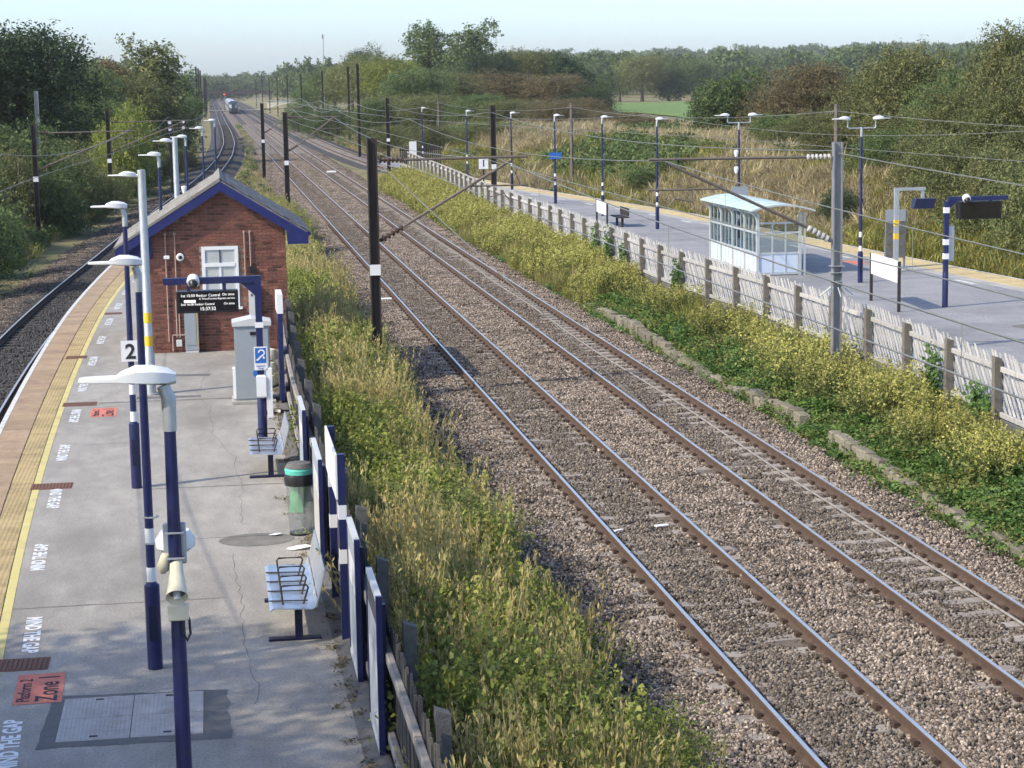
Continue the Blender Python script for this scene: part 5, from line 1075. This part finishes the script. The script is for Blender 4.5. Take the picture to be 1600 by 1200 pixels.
for i, q in enumerate([(108.8, 560, 12.4, 4.9), (120.0, 580, 12.9, 5.2), (122.4, 560, 16.0, 6.4), (132.5, 570, 15.3, 6.0), (146.9, 600, 14.5, 6.0), (162.7, 640, 13.8, 6), (99, 545, 11.5, 5), (114, 600, 13, 5.5)]):
    plant('broadleaf_tree', 'dome' if i in (0, 3, 5, 6) else 'oak', ['leftmost', 'second', 'pale rounded third', 'fourth', 'fifth', 'rightmost', 'low dark leftmost', 'hindmost'][i]+' tree in the row behind the green field', 'tree', *q, 'leaf_olive' if i == 2 else 'leaf_dark' if i in (0, 6) else 'leaf_mid', 'trees behind the green field', i)
# --- scrub on the right bank
def far13(x, y, z, r, k=1.13): return (x*k, y*k, 7.4+(z-7.4)*k, r*k)
for i, (q, kind, m_, lb) in enumerate([
    (far13(39.7, 150, 8.7, 2.9, 1.0), 'dome', 'leaf_mid', 'dense rounded ivy-clad bush at the right end of the green field'), (far13(40.2, 140, 7.3, 2.2, 1.05), 'scrub', 'leaf_brown', 'brownish hawthorn right beside the rounded ivy bush'),
    (far13(36.1, 120, 8.7, 2.6, 1.1), 'scrub', 'leaf_brown', 'large reddish-brown hawthorn behind the shelter'), (far13(38.5, 118, 8.2, 2.2), 'scrub', 'leaf_mid', 'greener hawthorn right of the reddish-brown one'),
    (far13(34.6, 108, 6.3, 1.9, 1.15), 'scrub', 'leaf_scrub', 'lower thorn bush between hawthorn and big thicket'), (far13(33.8, 98, 8.0, 1.9), 'scrub', 'leaf_scrub', 'left shoulder of the big right thicket'),
    (far13(34.3, 94, 10.0, 2.5), 'scrub', 'leaf_scrub', 'tallest spiky hawthorn of the big right thicket'), (far13(34.6, 88, 8.8, 2.2), 'scrub', 'leaf_mid', 'hawthorn right of the tallest one in the thicket'),
    (far13(34.9, 84, 10.1, 2.0), 'scrub', 'leaf_scrub', 'spiky hawthorn at the right edge of the picture'), (far13(34.9, 78, 9.6, 2.0), 'scrub', 'leaf_scrub', 'hawthorn cut off by the right edge'),
    (far13(31.8, 82, 7.5, 2.0, 1.16), 'scrub', 'leaf_scrub', 'front bush below the tall spiky hawthorns, left one'), (far13(32.3, 78, 7.0, 2.0, 1.16), 'scrub', 'leaf_olive', 'front bush below the tall spiky hawthorns, right one'),
    (far13(31.8, 88, 6.2, 1.8, 1.18), 'scrub', 'leaf_scrub', 'front bush at the thicket foot above the monitor post'), (far13(31.5, 78, 5.9, 1.8, 1.17), 'scrub', 'leaf_scrub', 'front bush at the thicket foot above the dark display'),
    (far13(31.3, 72, 5.7, 1.7, 1.17), 'scrub', 'leaf_olive', 'front bush at the thicket foot by the right edge'), (far13(33.6, 99, 5.6, 1.7, 1.15), 'scrub', 'leaf_mid', 'low bush left of the thicket foot'),
    (far13(34.4, 118, 4.9, 1.6, 1.05), 'bush', 'leaf_olive', 'small olive bush on the bank below the reddish-brown hawthorn'), (far13(30.2, 93, 2.4, 1.0, 1.02), 'bush', 'leaf_dark', 'small dark bush on the dry slope behind the spiked mast'),
    ((32.8, 80, 4.7, 1.9), 'bush', 'leaf_scrub', 'scrub bush low on the bank straight above the dark display'), ((33.6, 86.5, 4.9, 1.9), 'bush', 'leaf_olive', 'olive bush low on the bank above the monitor post'), ((34.4, 93, 4.8, 1.8), 'bush', 'leaf_scrub', 'scrub bush low on the bank right of the open double lamp'), ((35.2, 101, 4.9, 1.9), 'bush', 'leaf_mid', 'green bush low on the bank behind the spiked mast top'), ((35.8, 110, 4.9, 2.0), 'bush', 'leaf_scrub', 'scrub bush above the shelter roof end'), ((32.0, 74.5, 4.6, 1.7), 'bush', 'leaf_olive', 'olive bush low on the bank at the right edge'),
    ((37.5, 128, 5.4, 1.9), 'bush', 'leaf_mid', 'green bush at the foot of the rounded ivy bush'), ((27.6, 125, 2.0, 1.5), 'bush', 'leaf_mid', 'dark green bush low on the dry bank behind the far lamps')]):
    plant('thorn_bush', kind, lb, 'bush', *q, m_, 'scrub on the right bank', i)
# --- shrubs along the left weed strip and the right strip
def leafy(rg, n, rad, h, size, stems=True):
    P = np.stack([rad*rg.normal(size=n)*.55, rad*rg.normal(size=n)*.55, h*np.sqrt(rg.uniform(0, 1, n))], 1); N = unit(rg.normal(size=(n, 3))*.55+np.array([0, 0, 1.])); return leaves(P, N, size, rg, .7), np.clip(rg.normal(.5, .2, n), 0, 1)
def golden(rg, ns, rad, h):
    Q = []; T = []; I = []
    for i in range(ns):
        a = rg.uniform(0, 6.28); q = rad*math.sqrt(rg.uniform()); b = np.array([q*math.cos(a), q*math.sin(a), 0]); hh = h*rg.uniform(.7, 1.15); tip = b+np.array([rg.normal()*.12, rg.normal()*.12, hh])+b*.25
        u = rg.uniform(.15, .85, 22)[:, None]; P = b+(tip-b)*u+rg.normal(size=(22, 3))*.035; N = unit(rg.normal(size=(22, 3))+np.array([0, 0, .7])); Q.append(leaves(P, N, .11, rg, .28)); T.append(np.clip(rg.normal(.45, .2, 22), 0, 1)); I.append(np.zeros(22))
        n2 = 34; u = rg.uniform(0, 1, n2); w_ = .13*(1-u)[:, None]+.02; P = tip+np.stack([rg.normal(size=n2), rg.normal(size=n2), np.zeros(n2)], 1)*w_*.75+np.outer((u-.75)*.38, [0, 0, 1]); N = unit(rg.normal(size=(n2, 3))+np.array([0, 0, .6])); Q.append(leaves(P, N, .052, rg, .6)); T.append(np.clip(rg.normal(.55, .22, n2), 0, 1)); I.append(np.ones(n2))
    return np.concatenate(Q), np.concatenate(T), np.concatenate(I)
GOLD = []
for s in (61, 62, 63):
    rg = np.random.default_rng(s); Q, T, I = golden(rg, 95, .9, .85); GOLD.append(quads_mesh('flower_stems', Q, T, ['leaf_weed', 'goldenrod'], I))
stemm = [trunk_mb(.7, .012, [(random.uniform(-.7, .7), random.uniform(-.7, .7), random.uniform(.5, .9)) for _ in range(16)], np.random.default_rng(s)).mesh('stems', 'leaf_scrub') for s in (1, 2)]
gp = [(13.6, 33.2, .95, 'goldenrod clump nearest the right edge, below the fence'), (13.5, 36.3, .8, 'small goldenrod clump left of the one nearest the edge'), (14.0, 39.6, 1.05, 'goldenrod clump between the ivy post and the spiked mast'), (13.7, 42.3, 1.0, 'goldenrod clump right of the grey spiked mast foot'), (13.5, 44.9, 1.2, 'largest goldenrod clump, around the grey spiked mast foot'), (14.1, 47.6, .8, 'goldenrod clump left of the grey spiked mast'), (13.8, 53.2, 1.0, 'bright goldenrod clump in the ivy below the shelter'), (13.9, 58.6, .95, 'goldenrod clump below the far end of the shelter'), (13.3, 66.5, 1.0, 'goldenrod clump above the broken end of the stone wall'), (13.4, 72.5, 1.1, 'goldenrod clump left of the broken stone wall'), (13.5, 79, 1.1, 'goldenrod clump by the fence posts with ivy'), (13.2, 86, 1.1, 'goldenrod clump below the white leg board')]
for i, (x, y, s, lb) in enumerate(gp):
    x = x*.6+13.95*.4; t = thing('goldenrod_clump', lb, 'plant', (x, y, float(zg(x, y))-.02), 'goldenrod clumps along the right fence', random.uniform(0, 6)); t.scale = (s*.85, s*1.05, s*1.02)
    link('flower_stems', GOLD[i % 3], t); link('stems', stemm[i % 2], t)
for i, (x, y, z, r, m_, lb) in enumerate([(2.8, 28.2, 1.85, 1.25, 'leaf_weed', 'leafy green shrub behind the poster frames beside the litter bin'), (2.5, 45.0, 1.55, 1.2, 'leaf_weed', 'pale green nettle thicket left of the nearest brown mast'), (2.5, 41.3, 1.6, 1.0, 'leaf_weed', 'nettle thicket in front of the one by the mast'), (2.9, 19.4, 1.7, .95, 'leaf_bright', 'yellowish green sapling behind the nearest fence post'), (3.9, 19.0, 1.1, .8, 'leaf_bright', 'young yellow-green sapling at the bottom edge on the ballast side'), (2.7, 23.8, 1.6, .95, 'leaf_weed', 'dark leafy shrub behind the second poster frame'), (3.1, 31.4, 1.3, .9, 'leaf_bright', 'bright leafy shrub spilling to the ballast'), (2.6, 92, 2.1, 1.7, 'leaf_bright', 'light green bush behind the right roof slope'), (3.2, 100, 1.8, 1.5, 'leaf_mid', 'green bush beyond the roof between the tracks'), (2.5, 34.5, 1.5, .9, 'leaf_weed', 'leafy shrub behind the fourth poster frame')]):
    plant('leafy_shrub', 'bush', lb, 'bush', x, y, z, r, m_, 'shrubs in the weed strip behind the left fence', i)
# ivy on the fence posts
rg = np.random.default_rng(77)
for y, lb, h in ((38.9, 'ivy climbing a timber fence post above the goldenrod', 1.2), (36.2, 'thin ivy spray on the palings near the right edge', .7), (71.5, 'ivy column on a fence post left of the shelter', 1.35), (74.2, 'second ivy column on a fence post left of the shelter', 1.3), (68.7, 'thin ivy on a fence post next to the shelter', 1.0), (60.5, 'ivy creeping up a fence post below the shelter', 1.1)):
    n = 420; P = np.stack([-.24+rg.normal(size=n)*.06, rg.normal(size=n)*.22, h*(1-np.sqrt(rg.uniform(0, 1, n)))*1.0], 1); N = unit(rg.normal(size=(n, 3))*.6+np.array([-.9, -.2, .3]))
    o = link('ivy', quads_mesh('ivy', leaves(P, N, .1, rg, .8), np.clip(rg.normal(.35, .2, n), 0, 1), ['leaf_ivy']), None, (float(FR(y)), y, PZ-.05)); tag(o, lb, 'plant', 'ivy on the right fence')

# ---------------------------------------------------------------- ground cover (uncountable)
rg = np.random.default_rng(5)
def tuft(n, rad, h, wd, mi, seed, lean=.4, tm=.5):
    r_ = np.random.default_rng(seed); Q, hh = blades(n, rad, h, wd, r_, lean); return Q, np.clip(r_.normal(tm, .22, len(Q)), 0, 1), mi
def leafs(n, rad, h, size, mi, seed):
    Q, T = leafy(np.random.default_rng(seed), n, rad, h, size); return Q, T, mi
def gsrc(ns, rad, h, seed, mi0, mi1):
    Q, T, I = golden(np.random.default_rng(seed), ns, rad, h); f = (np.arange(len(Q))[:, None]*4+np.array([0, 1, 2, 0, 2, 3])).reshape(-1, 3); return Q.reshape(-1, 3), f, np.repeat(T, 4), np.repeat(np.where(I > .5, mi1, mi0), 2)
def rnd_pts(n, xf, y0, y1, ypow=1.0):
    y = y0+(y1-y0)*rg.uniform(0, 1, n)**ypow; u = rg.uniform(0, 1, n); a, b = xf(y); x = a+(b-a)*u
    return x, y, u
def place(x, y, kinds, smin, smax, tilt=.12, zf=None, dz=0):
    n = len(x); z = (zg(x, y) if zf is None else zf(x, y))+dz; s = rg.uniform(smin, smax, n)
    return np.stack([x, y, z], 1), np.asarray(kinds, float), np.stack([rg.normal(0, tilt, n), rg.normal(0, tilt, n), rg.uniform(0, 6.28, n)], 1), np.stack([s, s, s*rg.uniform(.8, 1.25, n)], 1)
def seedgrass(n, rad, h, seed, mi, ms):
    r_ = np.random.default_rng(seed); Q, hh = blades(n, rad, h*.7, .014, r_, .3); T = np.clip(r_.normal(.45, .2, len(Q)), 0, 1); out = [(Q, T, mi)]
    m_ = n//3; a = r_.uniform(0, 6.28, m_); q = rad*np.sqrt(r_.uniform(size=m_)); b = np.stack([q*np.cos(a), q*np.sin(a), np.zeros(m_)], 1); tip = b*1.5+np.stack([r_.normal(0, .07, m_), r_.normal(0, .07, m_), h*r_.uniform(.75, 1.2, m_)], 1)
    sv = np.stack([np.cos(a), np.sin(a), np.zeros(m_)], 1)*.004; out.append((np.stack([b-sv, b+sv, tip+sv*.6, tip-sv*.6], 1), np.full(m_, .75), ms))
    k = 14; u = r_.uniform(.72, 1.0, (m_, k, 1)); P = b[:, None]+(tip-b)[:, None]*u+r_.normal(0, .018, (m_, k, 3)); N = unit(r_.normal(size=(m_, k, 3))); P = P.reshape(-1, 3); N = N.reshape(-1, 3)
    s = .055*r_.uniform(.6, 1.3, (len(P), 1)); up = unit(np.array([0, 0, 1.])+r_.normal(0, .35, (len(P), 3))); sd = unit(np.cross(up, N)); out.append((np.stack([P-up*s*.5, P+sd*s*.16, P+up*s*.5, P-sd*s*.16], 1), np.clip(r_.normal(.65, .2, len(P)), 0, 1), ms))
    return qsrc(out)
mw = ['grass_yellow', 'grass_green', 'leaf_weed', 'goldenrod', 'leaf_mid', 'grass_dry', 'leaf_ivy', 'leaf_bright']
WS = [qsrc([tuft(70, .22, .75, .014, 0, 1, .35), tuft(30, .2, .5, .014, 1, 2)]), qsrc([tuft(80, .25, .6, .014, 1, 3, .45)]), qsrc([leafs(200, .3, .65, .075, 2, 4), tuft(20, .25, .6, .012, 1, 5)]), gsrc(9, .28, .72, 6, 2, 3), qsrc([tuft(60, .2, 1.0, .013, 5, 7, .28, .7), tuft(30, .2, .6, .014, 0, 8)]), qsrc([leafs(170, .32, .5, .085, 4, 9)]), seedgrass(75, .26, 1.0, 10, 1, 0), gsrc(10, .3, .85, 12, 2, 7), seedgrass(80, .28, .8, 14, 7, 0)]
# left weed strip: tall grasses and weeds, patchy
n = 4300; x, y, u = rnd_pts(n, lambda y: (np.where(y < 49, FL(np.clip(y, 5, 49))+.52, np.where(y < 62, 2.5, 2.2)), 3.72+.25*np.sin(y*.31)+.2*np.sin(y*.83+1)), 10, 112, 1.25)
pat = np.sin(x*1.3+y*.23)+np.sin(y*.47+2)+rg.normal(0, .7, n)
kd = np.where(pat > 1.9, 3, np.where(pat > 1.15, 6, np.where(pat > 1.0, 4, np.where(pat > .35, 8, np.where(pat > .15, 0, np.where(pat > -1.3, 7, 2))))))
kd = np.where((u > .75) & (kd != 3) & (rg.uniform(size=n) < .35), np.where(rg.uniform(size=n) < .4, 6, 8), kd)
scatter('weeds', WS, *place(x, y, kd, .6, 1.45), mw, 'overgrown grasses and weeds between the left fence and the tracks', 'weeds')
# right strip: ivy mat, grass and goldenrod edge
IV = [qsrc([leafs(240, .36, .16, .075, 6, 21)]), qsrc([leafs(220, .36, .22, .07, 2, 22)]), WS[3], WS[1], WS[0]]
n = 3900; x, y, u = rnd_pts(n, lambda y: (12.55+.12*np.sin(y*.3)-np.where(y > 68, .1, 0), FR(y)-.2), 24, 150, 1.2)
p2 = np.sin(y*.5+x)+rg.normal(0, .55, n); kd = np.where(y < 66, np.where(u < .6, np.where(rg.uniform(size=n) < .75, 0, 1), np.where((p2 > 1.2) & (u < .85), 2, np.where(p2 > 0, 1, np.where(p2 > -.6, 3, 0)))), np.where(p2+u > .5, 2, np.where(p2 > -.5, 3, np.where(p2 > -.9, 4, 0))))
kd = np.where((y > 105) & (rg.uniform(size=n) < .7), 2, kd)
scatter('ivy_and_weeds', IV, *place(x, y, kd, .8, 1.3), mw, 'ivy, goldenrod and grass on the strip along the right fence', 'weeds')
# dry grass on the right bank
DG = [qsrc([tuft(60, .45, .8, .04, 5, 31, .7, .55)]), qsrc([tuft(55, .45, .65, .04, 1, 32, .6)]), qsrc([leafs(110, .5, .7, .17, 4, 33), tuft(20, .4, .7, .04, 1, 34)]), qsrc([tuft(40, .4, .9, .035, 5, 35, .5, .75), tuft(25, .4, .6, .04, 0, 36)])]
n = 13000; y = 55+165*rg.uniform(0, 1, n)**1.2; x = C4(y)+3.5+rg.uniform(0, 1, n)**1.1*(15+y*.05)
p3 = np.sin(x*.5+y*.11)+np.sin(y*.09-x*.3+1)+rg.normal(0, .6, n)+.05*(x-C4(y)-6); kd = np.where(p3 > 1.15, 0, np.where(p3 > .45, 3, np.where(p3 > -.9, 1, 2))); kd = np.where((kd == 2) & (x < C4(y)+6.5), 1, kd)
scatter('bank_grass', DG, *place(x, y, kd, .7, 1.4, .2), mw, 'dry tangled grass and weeds on the right bank', 'grass')
n = 5200; y = 60+250*rg.uniform(0, 1, n)**1.4; x = CL(y)-4.3-rg.uniform(0, 1, n)*8.5
kd = np.where(rg.uniform(size=n) < .45, 2, np.where(rg.uniform(size=n) < .5, 1, 3))
scatter('left_bank_undergrowth', DG, *place(x, y, kd, .6, 1.25, .2), mw, 'tangled undergrowth below the left bushes', 'undergrowth')
n = 2600; y = 112+300*rg.uniform(0, 1, n)**1.3; x = np.where(rg.uniform(size=n) < .35, CL(y)+2.6+rg.uniform(0, 1, n)*np.clip(4.2-CL(y)-2.6, .2, 9), C4(y)+2.5+rg.uniform(0, 1, n)*8); kd = rg.integers(0, 4, n)
scatter('verge_weeds', DG, *place(x, y, kd, .4, .95, .2), mw, 'low weeds on the verges of the far tracks', 'weeds')
# far hills and woods that read as one mass
FT = []
for s in (71, 72):
    Q, T, _ = sprays(lobes_round(4.5, 4.5, 8, 8, np.random.default_rng(s)), 260, 8, 1.3, .3, .3, .75, np.random.default_rng(s)); FT.append(qsrc([(Q, T, 0)]))
n = 5200; y = 640+2600*rg.uniform(0, 1, n)**1.2; x = -.13*y+rg.uniform(0, 1, n)*y*.62; ok = ((np.abs(x-9-(y-600)*.002) > 24) | (y > 1150)) & ~((y < 690) & (x > 15) & (x < 250)); x, y = x[ok], y[ok]; n = len(x)
scatter('far_woods', FT, *place(x, y, rg.integers(0, 2, n), .9, 1.7, .05), ['leaf_mid'], 'far wooded hills along the horizon, reading as one dark mass', 'woods')

# ---------------------------------------------------------------- loose ballast stones (uncountable)
def stonepatch(seed, n, rad, size, mi):
    r_ = np.random.default_rng(seed); t = (1+5**.5)/2
    iv = unit(np.array([(-1, t, 0), (1, t, 0), (-1, -t, 0), (1, -t, 0), (0, -1, t), (0, 1, t), (0, -1, -t), (0, 1, -t), (t, 0, -1), (t, 0, 1), (-t, 0, -1), (-t, 0, 1)], float))
    fv = np.array([(0, 11, 5), (0, 5, 1), (0, 1, 7), (0, 7, 10), (0, 10, 11), (1, 5, 9), (5, 11, 4), (11, 10, 2), (10, 7, 6), (7, 1, 8), (3, 9, 4), (3, 4, 2), (3, 2, 6), (3, 6, 8), (3, 8, 9), (4, 9, 5), (2, 4, 11), (6, 2, 10), (8, 6, 7), (9, 8, 1)])
    V, F, T = [], [], []
    for i in range(n):
        a = r_.uniform(0, 6.28); q = rad*math.sqrt(r_.uniform()); s = size*r_.uniform(.55, 1.35)*.5
        v = iv*(1+r_.normal(0, .2, (12, 1)))*s*r_.uniform(.65, 1.25, 3); e = Euler((r_.uniform(0, 6), r_.uniform(0, 6), r_.uniform(0, 6))).to_matrix(); v = v@np.array(e)
        V.append(v+np.array([q*math.cos(a), q*math.sin(a), r_.uniform(-.012, .022)])); F.append(fv+12*i); T.append(np.full(12, np.clip(r_.normal(.5, .27), 0, 1)))
    return np.concatenate(V), np.concatenate(F), np.concatenate(T), np.full(len(fv)*n, mi)
M['stone_brown'] = leafmat('stone_brown', [(.05, .04, .033), (.225, .182, .145), (.53, .45, .375)], transl=0, rnd=.12, rough=.9)
M['stone_grey'] = leafmat('stone_grey', [(.038, .031, .025), (.15, .124, .10), (.38, .325, .27)], transl=0, rnd=.12, rough=.9)
M['stone_black'] = leafmat('stone_black', [(.012, .012, .014), (.045, .044, .045), (.11, .11, .11)], transl=0, rnd=.12, rough=.9)
SP = [stonepatch(1, 110, .32, .046, 0), stonepatch(2, 110, .32, .042, 0), stonepatch(3, 110, .32, .044, 1), stonepatch(4, 110, .32, .042, 1), stonepatch(5, 60, .32, .055, 2)]
def bedz(x, y): return np.interp(x, [4.1, 5.0, 5.6, 8.7, 11.8, 12.3, 12.8], [-.5, -.27, BZ-.01, BZ, BZ-.01, -.3, -.5])+.006
n = 20000; y = 16+214*rg.uniform(0, 1, n)**1.45; x = rg.uniform(4.3, 12.65, n)
d1 = np.abs(x-C1); d2 = np.abs(x-C2); inside = (d1 < .72) | (d2 < .72); onrail = (np.abs(d1-.735) < .11) | (np.abs(d2-.735) < .11)
ph = np.abs(((np.where(d1 < d2, y+20, y+20)) % .66)-.33) > .19          # over a sleeper?
covered = np.where(d2 < .72, np.where(x > C2, .25, .7), np.where(d1 < .72, np.where(x > C1+.35, .75, .93), .95)); drop = ph & ((d1 < 1.2) | (d2 < 1.2)) & (rg.uniform(size=n) > covered)
ok = ~onrail & ~drop; x, y = x[ok], y[ok]; n = len(x); inside = inside[ok]
kd = np.where(inside, rg.integers(2, 4, n), np.where(rg.uniform(size=n) < .25, 2, rg.integers(0, 2, n))); shade = (x < 5.4) | (x > 12.0); kd = np.where(shade & (rg.uniform(size=n) < .55), 3, kd)  # more grey stones along both edges of the bed
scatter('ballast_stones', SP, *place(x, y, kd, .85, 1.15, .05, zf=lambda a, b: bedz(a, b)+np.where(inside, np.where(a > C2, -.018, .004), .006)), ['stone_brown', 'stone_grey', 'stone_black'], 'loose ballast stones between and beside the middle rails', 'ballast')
n = 5000; y = 36+110*rg.uniform(0, 1, n)**1.2; o_ = rg.uniform(-3.6, 2.0, n); ok = (np.abs(np.abs(o_)-.735) > .11); y, o_ = y[ok], o_[ok]; n = len(y)
kd = np.where(o_ < -1.3, np.where(rg.uniform(size=n) < .5, 3, 2), 4)
scatter('ballast_stones', SP, *place(CL(y)+o_, y, kd, .85, 1.2, .05, zf=lambda a, b: np.interp(o_, [-3.6, -2, -1.5, 1.45, 2.3], [-.6, -.3, BZ-.01, BZ-.01, -.5])+.004), ['stone_brown', 'stone_grey', 'stone_black'], 'dark ballast stones around the curved left track', 'ballast')
# litter of soil and dead leaves at the foot of the left fence
n = 170; y = rg.uniform(12, 48, n); x = FL(y)-.2-np.abs(rg.normal(0, .12, n)); n_ = 900
DB = [qsrc([leafs(40, .14, .02, .035, 0, 91)]), qsrc([leafs(25, .1, .03, .03, 0, 92)])]
scatter('fallen_leaves', DB, *place(x, y, rg.integers(0, 2, n), .7, 1.3, .02, zf=lambda a, b: np.full(len(a), PZ+.006)), ['leaf_brown', 'leaf_weed'], 'brown leaf litter along the foot of the left fence', 'leaves')

# ---------------------------------------------------------------- haze over the whole valley
hz = MB().box(-2550, 3550, -65, 4050, -4, 62).build('haze', 'paper'); hz.data.materials.clear()
hm = bpy.data.materials.new('haze'); hm.use_nodes = True; hn = hm.node_tree.nodes; hn.remove(hn['Principled BSDF'])
pv = hn.new('ShaderNodeVolumePrincipled'); pv.inputs['Color'].default_value = (.93, .97, 1, 1); pv.inputs['Density'].default_value = .00012; pv.inputs['Anisotropy'].default_value = 0
hm.node_tree.links.new(pv.outputs[0], hn['Material Output'].inputs['Volume']); hz.data.materials.append(hm)
tag(hz, 'thin pale haze over the far end of the railway', 'haze', kind='stuff')

# ---------------------------------------------------------------- put each root at the base of its thing
def rebase(o, base):
    b = Vector(base)
    for ch in o.children: ch.location = ch.location-b
    o.location = b
BASE = {'railway_track': (8, 40, -.3), 'picket_fence': (8, 40, PZ), 'station_building': (.07, 52, PZ), 'waiting_shelter': (18.5, 67, PZ), 'old_platform_wall': (12.6, 45, -.4), 'overhead_wire': (8, 50, 4.5)}
for o in list(COL.objects):
    k = o.name.split('.')[0]
    if o.type == 'EMPTY' and o.parent is None and k in BASE:
        x, y, z = BASE[k]
        if k == 'railway_track': x = o.children[0].data.vertices[0].co.x+.8
        if k == 'picket_fence': x = o.children[0].location.x
        rebase(o, (x, y, z))
